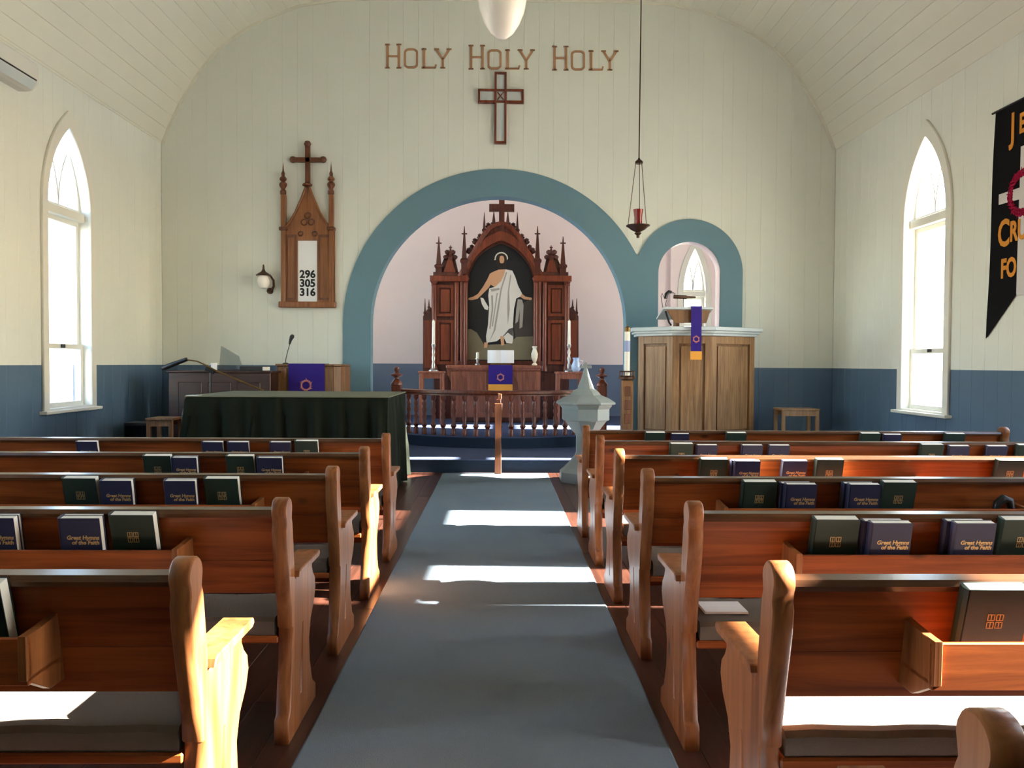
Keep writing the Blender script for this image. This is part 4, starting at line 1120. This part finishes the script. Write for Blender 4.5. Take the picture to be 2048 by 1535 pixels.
# painting set in the opening: flat painted shapes
pt = thing('altar_painting', 'pointed-arch painting of a robed standing figure with open arms', 'painting', (xcn, YRR+0.08, zO0))
YPT = YRR+0.07
def Z4(X, Y): return RP(820+X/4.039, 380+Y/4.039, YPT)
def paint(name, pts_, lvl, m): return plate(name, [[Z4(*p) for p in pts_]], YPT-0.0012*(lvl+1), YPT-0.0012*lvl, m, pt)
plate('canvas', [gothic(wO+0.005, zOt-zOs+0.01, zO0-0.005, zOs, 16, cx=xcn)], YPT, YPT+0.02, M['p_black'], pt)
paint('painted_ground', [(440, 1370), (1010, 1370), (1010, 1180), (860, 1185), (800, 1240), (600, 1250), (540, 1150), (490, 1120), (440, 1130)], 0, M['p_olive'])
paint('painted_distance', [(850, 1185), (1010, 1180), (1010, 870), (930, 900), (860, 960), (840, 1100)], 0, M['p_brown'])
paint('painted_halo', [(680+0, 565)]+[(738+54*math.cos(a), 552-52*math.sin(a)) for a in [PI-PI*i/16 for i in range(17)]]+[(784, 566)]+[(738+44*math.cos(a), 552-42*math.sin(a)) for a in [PI*i/16 for i in range(17)]]+[(692, 565)], 0, M['p_halo'])
paint('painted_hair', [(700, 600), (697, 555), (710, 525), (738, 514), (766, 525), (780, 555), (778, 605), (765, 650), (735, 655), (712, 645)], 1, M['p_hair'])
paint('painted_face', [(722, 560), (726, 536), (742, 528), (757, 538), (762, 562), (756, 592), (744, 606), (730, 596)], 2, M['p_skin'])
paint('painted_beard', [(722, 578), (730, 588), (744, 592), (757, 586), (763, 572), (764, 600), (754, 626), (742, 634), (728, 622), (720, 600)], 3, M['p_hair'])
paint('painted_neck', [(726, 600), (756, 600), (764, 645), (770, 680), (720, 690), (716, 645)], 0, M['p_skin'])
paint('painted_chest', [(660, 665), (716, 642), (775, 640), (760, 700), (725, 745), (690, 785), (655, 765), (648, 700)], 2, M['p_skin'])
paint('painted_arm', [(664, 664), (690, 690), (668, 740), (635, 790), (575, 850), (545, 878), (500, 888), (470, 886), (472, 872), (515, 858), (548, 838), (590, 780), (625, 720), (645, 675)], 3, M['p_skin'])
paint('painted_hand', [(885, 820), (930, 858), (985, 870), (980, 888), (925, 882), (885, 858)], 2, M['p_skin'])
paint('painted_robe', [(772, 640), (826, 650), (850, 700), (872, 770), (905, 835), (890, 860), (858, 875), (840, 960), (832, 1080), (834, 1200), (826, 1238), (780, 1236), (752, 1180), (700, 1220), (618, 1232), (614, 1180), (630, 1090), (640, 930), (632, 850), (640, 795), (692, 778), (735, 735), (758, 690)], 4, M['p_robe'])
for j, f_ in enumerate(([(775, 660), (785, 665), (742, 800), (720, 950), (690, 1130), (640, 1225), (676, 1130), (706, 950), (730, 800)], [(810, 680), (818, 690), (800, 820), (806, 960), (790, 1090), (786, 960), (790, 820)], [(648, 800), (720, 790), (725, 806), (660, 820)], [(655, 850), (670, 850), (672, 960), (650, 1120), (640, 1120), (660, 960)], [(700, 830), (710, 830), (690, 960), (670, 1100), (660, 1100), (682, 960)])):
    paint('painted_fold', f_, 5, M['p_fold'])
paint('painted_hem', [(834, 1110), (800, 1120), (752, 1178), (742, 1195), (790, 1150), (830, 1180)], 6, M['p_shade'])
paint('painted_drape', [(870, 880), (905, 885), (918, 930), (908, 1105), (884, 1118), (888, 960), (872, 1060), (850, 1080), (858, 960)], 3, M['p_fold'])
paint('painted_drape', [(568, 868), (592, 872), (634, 945), (628, 968), (604, 962), (580, 920)], 3, M['p_robe'])
paint('painted_foot', [(600, 1228), (630, 1232), (622, 1270), (598, 1275)], 5, M['p_skin'])
paint('painted_foot', [(728, 1178), (756, 1180), (762, 1250), (738, 1256)], 7, M['p_skin'])

# ------------------------------------------------------------------ side tables with candles
def side_table(px0, px1, ptop, lab):
    Y = 14.75
    xa, xb = at(px0, ptop, Y).x, at(px1, ptop, Y).x; z = at(px0, ptop, Y).z
    t = thing('credence_table', lab, 'table', ((xa+xb)/2, Y, ZP2), group='small tables beside the altar')
    obj('table_top', bx(xa, xb, Y-0.2, Y+0.2, z-0.035, z, bev=0.006), M['altar'], t)
    obj('apron', bx(xa+0.03, xb-0.03, Y-0.17, Y+0.17, z-0.13, z-0.035), M['altar'], t)
    for x in (xa+0.02, xb-0.08):
        for y in (Y-0.18, Y+0.12): obj('leg', bx(x, x+0.06, y, y+0.06, ZP2, z-0.035, bev=0.004), M['altar'], t)
    return Y, z
Y, zt1 = side_table(838, 890, 742, 'small brown side table left of the altar')
Y, zt2 = side_table(1110, 1166, 743, 'small brown side table right of the altar')
for px, ztab, lab in ((867, zt1, 'tall white candlestick on the side table left of the altar'), (1138, zt2, 'tall white candlestick on the side table right of the altar')):
    c = at(px, 700, Y); tp = at(px, 638, Y).z; h_ = tp-ztab; f = 0.52
    t = thing('candlestick', lab, 'candlestick', (c.x, Y, ztab))
    pr = [(0.09, 0.0), (0.09, 0.02), (0.03, 0.06), (0.035, 0.12), (0.018, 0.17), (0.035, 0.24), (0.018, 0.30), (0.03, 0.36), (0.017, 0.42), (0.04, h_*f-0.02), (0.04, h_*f)]
    obj('stick', lz(pr, (c.x, Y, ztab), 14), M['steel'], t, smooth=True)
    obj('candle', lz([(0.028, h_*f), (0.024, h_-0.03), (0.005, h_-0.02), (0.003, h_)], (c.x, Y, ztab), 12), M['candle'], t, smooth=True)
c = at(1152, 742, Y-0.1)
jg = thing('pitcher', 'pale blue and white pitcher on the side table right of the altar', 'pitcher', (c.x, Y-0.1, zt2))
obj('body', lz([(0.05, 0.0), (0.085, 0.05), (0.09, 0.11), (0.055, 0.19), (0.05, 0.22), (0.07, 0.26)], (c.x, Y-0.1, zt2), 16), mat('pale_blue_glaze', srgb(170, 190, 214), 0.25), jg, smooth=True)
obj('handle', tb([(c.x+0.055, Y-0.1, zt2+0.22), (c.x+0.12, Y-0.1, zt2+0.2), (c.x+0.12, Y-0.1, zt2+0.11), (c.x+0.085, Y-0.1, zt2+0.08)], 0.012, 6), M['white_page'], jg, smooth=True)

# ------------------------------------------------------------------ paschal candle on its stand
YC = 11.75
c = at(1254, 750, YC)
pc = thing('paschal_candle', 'tall white paschal candle on a carved wooden stand', 'candle stand', (c.x, YC, ZP1))
zs_, zt = at(1254, 760, YC).z, at(1254, 652, YC).z
hw_ = 0.082
obj('stand', bx(c.x-hw_, c.x+hw_, YC-hw_, YC+hw_, ZP1+0.06, zs_, bev=0.012), M['oak_mid'], pc)
obj('foot', bx(c.x-0.17, c.x+0.17, YC-0.17, YC+0.17, ZP1, ZP1+0.06, bev=0.012), M['oak_mid'], pc)
for z in (zs_-0.16, zs_-0.36, zs_-0.56):
    o = obj('carved_panel', bx(c.x-0.045, c.x+0.045, YC-hw_-0.012, YC-hw_+0.004, z-0.07, z+0.07, bev=0.006), M['hymnboard_dark'], pc)
obj('collar', lz([(0.07, 0.0), (0.125, 0.02), (0.125, 0.05), (0.10, 0.07)], (c.x, YC, zs_), 12), M['bronze'], pc)
for i in range(6):
    a = 2*PI*i/6; obj('gallery_post', tb([(c.x+0.105*math.cos(a), YC+0.105*math.sin(a), zs_+0.05), (c.x+0.105*math.cos(a), YC+0.105*math.sin(a), zs_+0.13)], 0.008, 6), M['bronze'], pc)
obj('gallery_ring', tb([(c.x+0.105*math.cos(a), YC+0.105*math.sin(a), zs_+0.13) for a in [2*PI*i/20 for i in range(21)]], 0.010, 6), M['bronze'], pc)
obj('candle', lz([(0.042, 0.05), (0.042, zt-zs_-0.05), (0.02, zt-zs_-0.04)], (c.x, YC, zs_), 16), M['candle'], pc, smooth=True)
obj('candle_top', lz([(0.044, 0), (0.044, 0.06), (0.02, 0.075), (0.006, 0.08), (0.004, 0.11)], (c.x, YC, zt-0.08), 14), M['brass'], pc, smooth=True)
obj('candle_marking', lz([(0.0435, 0.0), (0.0435, 0.16)], (c.x, YC, zs_+0.42), 16), mat('blue_wax_marking', srgb(150, 158, 190), 0.5), pc, smooth=True)

# ------------------------------------------------------------------ pulpit
def PX(px, Y): return at(px, 700, Y).x
plan = [(PX(1277, 12.45), 12.45), (PX(1345, 12.0), 12.0), (PX(1424, 11.98), 11.98), (PX(1509, 12.42), 12.42), (PX(1509, 12.42)+0.03, 12.86), (PX(1277, 12.62), 12.86)]
ptop = at(1385, 671, 12.0).z; ctop = at(1385, 653, 12.0).z
pu = thing('pulpit', 'polygonal oak pulpit with pale cornice and tall panels', 'pulpit', (sum(p[0] for p in plan)/6, 12.4, ZP1))
def offset(poly, d_):
    n = len(poly); out = []
    cxm, cym = sum(p[0] for p in poly)/n, sum(p[1] for p in poly)/n
    for i in range(n):
        p0, p1, p2 = Vector(poly[i-1]), Vector(poly[i]), Vector(poly[(i+1) % n])
        def nn(a, b):
            t = (b-a).normalized(); q = Vector((t.y, -t.x))
            if q.dot((a+b)/2-Vector((cxm, cym))) < 0: q = -q
            return q
        n1, n2 = nn(p0, p1), nn(p1, p2); b_ = (n1+n2).normalized()
        v = p1+b_*(d_/max(0.35, b_.dot(n1))); out.append((v.x, min(v.y, 12.885)))
    return out
obj('core', pz(offset(plan, -0.03), ZP1, ptop, 'Z'), M['oak_mid'], pu)
for d_, z0, z1 in ((0.035, ptop-0.0, ptop+0.04), (0.075, ptop+0.04, ptop+0.075), (0.11, ptop+0.075, ctop)):
    obj('cornice_step', pz(offset(plan, d_), z0, z1, 'Z', bev=0.008), M['grey_white'], pu)
obj('plinth', pz(offset(plan, 0.03), ZP1, ZP1+0.14, 'Z', bev=0.01), M['oak'], pu)
for i in range(5):
    a, b = Vector(plan[i]), Vector(plan[i+1]) if i+1 < 6 else Vector(plan[0])
    if i == 4: continue
    t = (b-a); L = t.length; t.normalize(); nr = Vector((t.y, -t.x))
    if nr.y > 0 and i < 3: nr = -nr
    if i == 3: nr = Vector((1, 0))
    def fb(u0, u1, d0, d1, z0, z1, bev=0.006):
        bm = NB(); q = [a+t*u0+nr*d0, a+t*u1+nr*d0, a+t*u1+nr*d1, a+t*u0+nr*d1]
        prism(bm, [(p.x, p.y) for p in q], z0, z1, 'Z', bev=bev); return bm
    z0, z1 = ZP1+0.14, ptop
    for u0, u1 in ((0.0, 0.10), (L-0.10, L)): obj('stile', fb(u0, u1, -0.032, 0.0, z0, z1), M['oak'], pu)
    for q0, q1 in ((z0, z0+0.1), (z1-0.12, z1)): obj('rail', fb(0.10, L-0.10, -0.032, -0.002, q0, q1), M['oak'], pu)
    obj('panel', fb(0.135, L-0.135, -0.032, -0.012, z0+0.13, z1-0.15, 0.01), M['oak'], pu)
# hanging over the pulpit edge
YPF = 11.84
xa, xb = at(1382, 650, YPF).x, at(1403, 650, YPF).x
z_t, z_b, z_g = at(1392, 613, YPF).z, at(1392, 719, YPF).z, at(1392, 702, YPF).z
ph = thing('pulpit_hanging', 'narrow violet pulpit hanging with gold end over the cornice', 'cloth', ((xa+xb)/2, YPF, z_t))
zrd = z_t
bm = NB(); prism(bm, [(12.16, z_t+0.004), (12.16, z_t+0.009), (YPF-0.006, z_t+0.009), (YPF-0.008, z_t), (YPF-0.008, z_g), (YPF-0.001, z_g), (YPF-0.001, z_t+0.002)], xa, xb, 'X'); obj('cloth', bm, M['violet'], ph)
obj('gold_band', bx(xa-0.006, xb+0.006, YPF-0.012, YPF+0.001, z_b, z_g), M['gold_cloth'], ph)
bm = NB(); thorn_ring(bm, at(1392, 678, YPF), 0.04, None, 0.007, YPF-0.012); obj('emblem', bm, M['pink_thread'], ph)
# reading desk on the pulpit
xd0, xd1 = at(1326, 620, 12.0).x, at(1412, 620, 12.0).x
rd = thing('reading_desk', 'slanted wooden reading desk standing on top of the pulpit', 'lectern', ((xd0+xd1)/2, 12.2, ctop))
zf_, zbk = z_t-0.005, z_t+0.0
bm = NB(); prism(bm, [(YPF+0.005, zf_), (YPF+0.005, zf_-0.03), (12.36, zf_-0.16), (12.36, zf_-0.13)], xd0-0.03, xd1+0.07, 'X', bev=0.005); obj('board', bm, M['grey_white'], rd)
bm = NB(); prism(bm, [(xd0+0.03, zf_-0.03), (xd1+0.04, zf_-0.03), (xd1-0.02, ctop+0.05), (xd0+0.16, ctop+0.05)], YPF+0.05, YPF+0.09, 'Y'); obj('front_panel', bm, M['oak_mid'], rd)
for x in (xd0+0.20, xd1-0.10): obj('support', bx(x, x+0.05, 12.0, 12.2, ctop+0.001, zf_-0.08), M['oak_mid'], rd)
obj('bracket', tb([(xd0+0.02, YPF+0.08, zf_-0.06), (xd0+0.08, YPF+0.10, ctop+0.06), (xd0+0.12, YPF+0.14, ctop+0.02)], 0.014, 6), M['black'], rd)
# reading lamp and microphone on the desk
q = lambda px, py: at(px, py, 12.02)
lp = thing('reading_lamp', 'dark brown reading lamp and microphone arm on the pulpit desk', 'lamp', (q(1350, 615).x, 12.02, z_t))
obj('shade', tb([q(1347, 593), q(1372, 594), q(1374, 594), q(1391, 594)], [0.028, 0.028, 0.016, 0.014], 10), M['bronze'], lp, smooth=True)
obj('stem', tb([q(1367, 595), q(1367, 614)], 0.006, 6), M['black'], lp)
obj('microphone', tb([q(1331, 597), q(1333, 588), q(1338, 583), q(1343, 584)], [0.024, 0.03, 0.026, 0.02], 8), M['black'], lp, smooth=True)
obj('gooseneck', tb([q(1344, 584), q(1350, 587), q(1347, 592)], 0.012, 6), M['steel'], lp, smooth=True)
obj('cable', tb([q(1330, 598), q(1324, 586), q(1322, 592), q(1324, 606), q(1326, 616)], 0.005, 5), M['black'], lp, smooth=True)
obj('cable', tb([q(1333, 600), q(1331, 608), q(1333, 616)], 0.005, 5), M['black'], lp, smooth=True)

# ------------------------------------------------------------------ baptismal font
YFN = 9.9
c = at(1171, 800, YFN)
fo = thing('baptismal_font', 'grey octagonal baptismal font with steeple lid topped by a cross', 'font', (c.x, YFN, 0))
zz = lambda py: at(1171, py, YFN).z
ro = PI/8
obj('base', lz([(0.33, 0.0), (0.33, 0.12), (0.28, 0.16), (0.20, 0.24), (0.135, 0.32)], (c.x, YFN, 0), 8, ro), M['stone'], fo)
obj('stem', lz([(0.135, 0.32), (0.12, 0.36), (0.12, 0.56), (0.15, 0.62)], (c.x, YFN, 0), 8, ro), M['stone'], fo)
obj('bowl', lz([(0.15, 0.60), (0.20, 0.66), (0.27, 0.75), (0.305, 0.765), (0.305, 0.90), (0.335, 0.935), (0.335, 0.955)], (c.x, YFN, 0), 8, ro), M['stone'], fo)
obj('lid', lz([(0.375, 0.955), (0.385, 0.97), (0.375, 0.985), (0.30, 1.03), (0.20, 1.07), (0.155, 1.12), (0.10, 1.15)], (c.x, YFN, 0), 8, ro), M['stone'], fo)
obj('steeple', lz([(0.105, 1.14), (0.10, 1.17), (0.055, 1.28), (0.022, 1.40), (0.018, 1.42)], (c.x, YFN, 0), 8, ro), M['stone'], fo)
zt = zz(724)
obj('lid_cross', bx(c.x-0.016, c.x+0.016, YFN-0.016, YFN+0.016, 1.40, zt+0.0, bev=0.003), M['stone'], fo)
obj('lid_cross_arm', bx(c.x-0.075, c.x+0.075, YFN-0.014, YFN+0.014, zt-0.075, zt-0.04, bev=0.003), M['stone'], fo)

# ------------------------------------------------------------------ draped instrument in front on the left
YT0, YT1, ZT = 8.75, 10.35, 1.07
xl, xr = at(372, 797, YT0).x, at(781, 790, YT0+0.2).x
tb_ = thing('draped_piano', 'long low piano covered by a dark green pleated drape', 'piano', ((xl+xr)/2, (YT0+YT1)/2, 0))
def outline(off, z, wav):
    # plan of the drape: straight front, slightly rounded corners
    pts_ = []
    x0, x1, y0, y1 = xl-off*1.0, xr+off*0.04, YT0-off*0.5, YT1+off*0.2
    n_ = 64
    for (ax_, ay), (bx_, by_), nn_ in (((x0, y0), (x1, y0), 90), ((x1, y0), (x1, y1), 44), ((x1, y1), (x0, y1), 40), ((x0, y1), (x0, y0), 30)):
        for i in range(nn_):
            t_ = i/nn_; x = ax_+(bx_-ax_)*t_; y = ay+(by_-ay)*t_
            dx_, dy_ = (by_-ay), -(bx_-ax_); l_ = math.hypot(dx_, dy_)
            s_ = (x*1.7+y*1.3)
            f_ = wav*(math.sin(s_*16)+0.6*math.sin(s_*27+1.0)+0.4*math.sin(s_*9))
            pts_.append((x+dx_/l_*f_, y+dy_/l_*f_, z))
    return pts_
bm = NB(); rings = []
levels = [(-0.02, ZT, 0), (0.0, ZT-0.006, 0), (0.012, ZT-0.03, 0.006), (0.03, ZT-0.2, 0.022), (0.08, ZT-0.5, 0.034), (0.14, 0.40, 0.04), (0.20, 0.06, 0.046), (0.21, 0.012, 0.048)]
for o_, z, wv in levels: rings.append([bm.verts.new(p) for p in outline(o_, z, wv)])
for a, b in zip(rings, rings[1:]):
    m_ = len(a)
    for j in range(m_): bm.faces.new((a[j], a[(j+1) % m_], b[(j+1) % m_], b[j]))
bm.faces.new(rings[0])
obj('drape', bm, M['green_cloth'], tb_, smooth=True)
obj('paler_top', bx(xl-0.012, xr+0.012, YT0-0.014, YT1+0.01, ZT+0.001, ZT+0.014, bev=0.004), mat('olive_tan_top', srgb(112, 112, 90), 0.85, spec=0.2, bump=0.2, bscale=200), tb_)  # separate slab, paler than the drape, laid over its top
obj('case', bx(xl+0.03, xr-0.03, YT0+0.04, YT1-0.04, 0.7, ZT-0.01), M['walnut'], tb_)
for x in (xl+0.25, xr-0.3):
    for y in (YT0+0.2, YT1-0.2): obj('leg', lz([(0.05, 0), (0.06, 0.1), (0.045, 0.15), (0.07, 0.7)], (x, y, 0), 10), M['walnut'], tb_)
sh = thing('paper_sheet', 'small white sheet at the end of the draped piano', 'paper', (xl+0.0, YT0+0.06, ZT))
obj('sheet', bx(xl-0.01, xl+0.10, YT0+0.02, YT0+0.2, ZT+0.0145, ZT+0.017), M['white_page'], sh)
obj('fold', bx(xl-0.012, xl+0.06, YT0+0.022, YT0+0.1, ZT+0.017, ZT+0.020), M['white_page'], sh)

# ------------------------------------------------------------------ organ behind it
YO = 11.5
x0, x1 = at(337, 760, YO).x, at(541, 760, YO).x; zt = at(440, 741, YO).z
og = thing('organ_console', 'dark walnut organ console against the left end wall', 'organ', ((x0+x1)/2, YO+0.5, ZP1))
obj('back_panel', bx(x0, x1, YO, YO+0.04, ZP1+0.08, zt-0.03, bev=0.006), M['walnut'], og)
obj('case', bx(x0+0.03, x1-0.03, YO+0.04, YO+0.44, ZP1, zt-0.03), M['walnut'], og)
obj('top', bx(x0-0.03, x1+0.03, YO-0.03, YO+0.46, zt-0.03, zt, bev=0.008), M['walnut'], og)
obj('plinth', bx(x0-0.015, x1+0.015, YO-0.015, YO+0.45, ZP1, ZP1+0.1, bev=0.006), M['walnut'], og)
for i in range(3):
    w_ = (x1-x0-0.2)/3; xx = x0+0.1+w_*i
    obj('inset_panel', bx(xx+0.04, xx+w_-0.04, YO-0.012, YO+0.004, ZP1+0.25, zt-0.16, bev=0.01), M['walnut'], og)
q = lambda px, py, Y=YO+0.25: at(px, py, Y)
mg = thing('mug', 'white mug on top of the dark organ', 'mug', (q(428, 735).x, YO+0.25, zt))
obj('cup', lz([(0.036, 0.0), (0.042, 0.01), (0.045, 0.11), (0.038, 0.11), (0.036, 0.015)], (q(428, 735).x, YO+0.25, zt+0.0005), 16), M['white_page'], mg, smooth=True)
obj('handle', tb([(q(428, 735).x-0.042, YO+0.25, zt+0.09), (q(428, 735).x-0.075, YO+0.25, zt+0.075), (q(428, 735).x-0.07, YO+0.25, zt+0.035), (q(428, 735).x-0.042, YO+0.25, zt+0.025)], 0.007, 6), M['white_page'], mg, smooth=True)
mr = thing('music_rest', 'clear smoky music rest standing on the organ', 'music stand', (q(460, 738).x, YO+0.35, zt))
bm = NB()
A = [q(438, 741, YO+0.3), q(486, 741, YO+0.3), q(478, 712, YO+0.38), q(442, 691, YO+0.38)]
for v_ in A[:2]: v_.z = zt+0.021
vs0 = [bm.verts.new(p) for p in A]; vs1 = [bm.verts.new(p+Vector((0, 0.006, 0))) for p in A]
bm.faces.new(vs0); bm.faces.new(vs1[::-1])
for i in range(4): bm.faces.new((vs0[i], vs0[(i+1) % 4], vs1[(i+1) % 4], vs1[i]))
obj('sheet', bm, M['perspex'], mr)
obj('ledge', bx(A[0].x, A[1].x, YO+0.26, YO+0.31, zt+0.0005, zt+0.02), M['black'], mr)
bkx0, bkx1 = q(485, 735).x, q(530, 735).x
ob = thing('music_book', 'dark closed music book lying on the organ', 'book', (bkx0, YO+0.25, zt))
obj('cover', bx(bkx0, bkx1, YO+0.12, YO+0.40, zt+0.0005, zt+0.065), M['black'], ob)
obj('pages', bx(bkx0+0.005, bkx1+0.035, YO+0.125, YO+0.38, zt+0.006, zt+0.058), M['paper'], ob)
# boom microphone stand
YM = 11.0
q = lambda px, py: at(px, py, YM)
ms = thing('microphone_stand', 'boom microphone stand with black microphone over the organ', 'microphone', (q(421, 741).x, YM, ZP1))
obj('pole', tb([(q(421, 741).x, YM, ZP1+0.12), q(421, 741)], 0.011, 8), M['black'], ms)
obj('boom', tb([q(373, 719), q(394, 722), q(412, 730), q(430, 740), q(527, 781)], [0.008, 0.009, 0.010, 0.012, 0.013], 8), M['brass'], ms, smooth=True)
obj('microphone', tb([q(324, 736), q(329, 735), q(352, 726), q(374, 718)], [0.024, 0.036, 0.032, 0.026], 10), M['black'], ms, smooth=True)
obj('clutch', tb([q(412, 737), q(428, 744)], 0.03, 8), M['black'], ms)
for i in range(3):
    a = 2*PI*i/3+0.4; obj('leg', tb([(q(421, 741).x, YM, ZP1+0.14), (q(421, 741).x+0.28*math.cos(a), YM+0.28*math.sin(a), ZP1+0.012)], 0.010, 6), M['black'], ms)

# ------------------------------------------------------------------ lectern on the left
YLE = 12.0
x0, x1 = at(554, 740, YLE).x, at(686, 740, YLE).x; zt = at(620, 729, YLE).z
le = thing('lectern', 'wooden lectern with slanted top beside the big arch', 'lectern', ((x0+x1)/2, YLE+0.3, ZP1))
pl_ = [(x0, YLE), (x1-0.13, YLE), (x1-0.04, YLE+0.05), (x1, YLE+0.16), (x1, YLE+0.6), (x0, YLE+0.6)]
obj('body', pz(pl_, ZP1+0.1, zt-0.02, 'Z', bev=0.01), M['oak_mid'], le)
obj('top', pz([(x-0.02 if x == x0 else x+0.0, y-0.02 if y < YLE+0.5 else y) for x, y in pl_], zt-0.02, zt+0.01, 'Z', bev=0.006), M['oak_mid'], le)
obj('plinth', pz([(x, y-0.01) for x, y in pl_], ZP1, ZP1+0.1, 'Z'), M['oak_mid'], le)
for xx in (x0+0.02, x1-0.28): obj('stile', bx(xx, xx+0.13, YLE-0.012, YLE+0.002, ZP1+0.12, zt-0.05, bev=0.004), M['oak_mid'], le)
xa, xb = at(578, 740, YLE).x, at(650, 740, YLE).x; zlow = zt-0.62
lh = thing('lectern_hanging', 'broad violet lectern hanging with thorn crown emblem', 'cloth', ((xa+xb)/2, YLE, zt))
bm = NB(); prism(bm, [(YLE+0.3, zt+0.011), (YLE+0.3, zt+0.017), (YLE-0.028, zt+0.017), (YLE-0.032, zt+0.01), (YLE-0.032, zlow), (YLE-0.025, zlow), (YLE-0.025, zt+0.011)], xa, xb, 'X'); obj('cloth', bm, M['violet'], lh)
obj('gold_band', bx(xa-0.002, xb+0.002, YLE-0.035, YLE-0.024, zlow-0.1, zlow), M['gold_cloth'], lh)
bm = NB(); thorn_ring(bm, at(613, 770, YLE), 0.07, None, 0.010, YLE-0.036); obj('emblem', bm, M['pink_thread'], lh)
q = lambda px, py: at(px, py, YLE+0.2)
gm = thing('gooseneck_microphone', 'thin gooseneck microphone rising from the left lectern', 'microphone', (q(571, 727).x, YLE+0.2, zt))
obj('base', lz([(0.045, 0.0), (0.045, 0.012), (0.012, 0.022)], (q(571, 727).x, YLE+0.2, zt+0.0105), 12), M['black'], gm)
obj('gooseneck', tb([(q(571, 727).x, YLE+0.2, zt+0.02), q(572, 716), q(576, 700), q(580, 686)], 0.006, 6), M['black'], gm, smooth=True)
obj('capsule', tb([q(579, 688), q(581, 680), q(584, 673), q(586, 669)], [0.014, 0.022, 0.034, 0.02], 10), M['black'], gm, smooth=True)

# ------------------------------------------------------------------ small stools and a speaker box
def stool(name, lab, px0, px1, ptop, Y, dep, z0, cat='stool', m=M['oak']):
    xa, xb = at(px0, ptop, Y).x, at(px1, ptop, Y).x; z = at(px0, ptop, Y).z
    t = thing(name, lab, cat, ((xa+xb)/2, Y+dep/2, z0))
    obj('top', bx(xa, xb, Y, Y+dep, z-0.03, z, bev=0.006), m, t)
    obj('apron', bx(xa+0.02, xb-0.02, Y+0.015, Y+0.035, z-0.11, z-0.03), m, t)
    obj('apron', bx(xa+0.02, xb-0.02, Y+dep-0.035, Y+dep-0.015, z-0.11, z-0.03), m, t)
    for x in (xa+0.01, xb-0.06):
        for y in (Y+0.01, Y+dep-0.06): obj('leg', bx(x, x+0.05, y, y+0.05, z0, z-0.03, bev=0.004), m, t)
stool('wooden_stool', 'light wooden stool by the blue wall right of the pulpit', 1564, 1641, 817, 11.9, 0.4, ZP1)
stool('wooden_bench', 'small wooden bench left of the draped piano', 290, 345, 836, 10.75, 0.4, ZP1, 'bench', M['oak_mid'])
x0, x1 = at(247, 860, 11.2).x, at(303, 860, 11.2).x; zt = at(270, 845, 11.2).z
sp = thing('speaker_box', 'black box beside the small bench under the left window', 'speaker', ((x0+x1)/2, 11.35, ZP1))
obj('cabinet', bx(x0, x1, 11.2, 11.55, ZP1, zt, bev=0.01), M['black'], sp)
obj('grille', bx(x0+0.03, x1-0.03, 11.185, 11.202, ZP1+0.04, zt-0.04), M['banner'], sp)
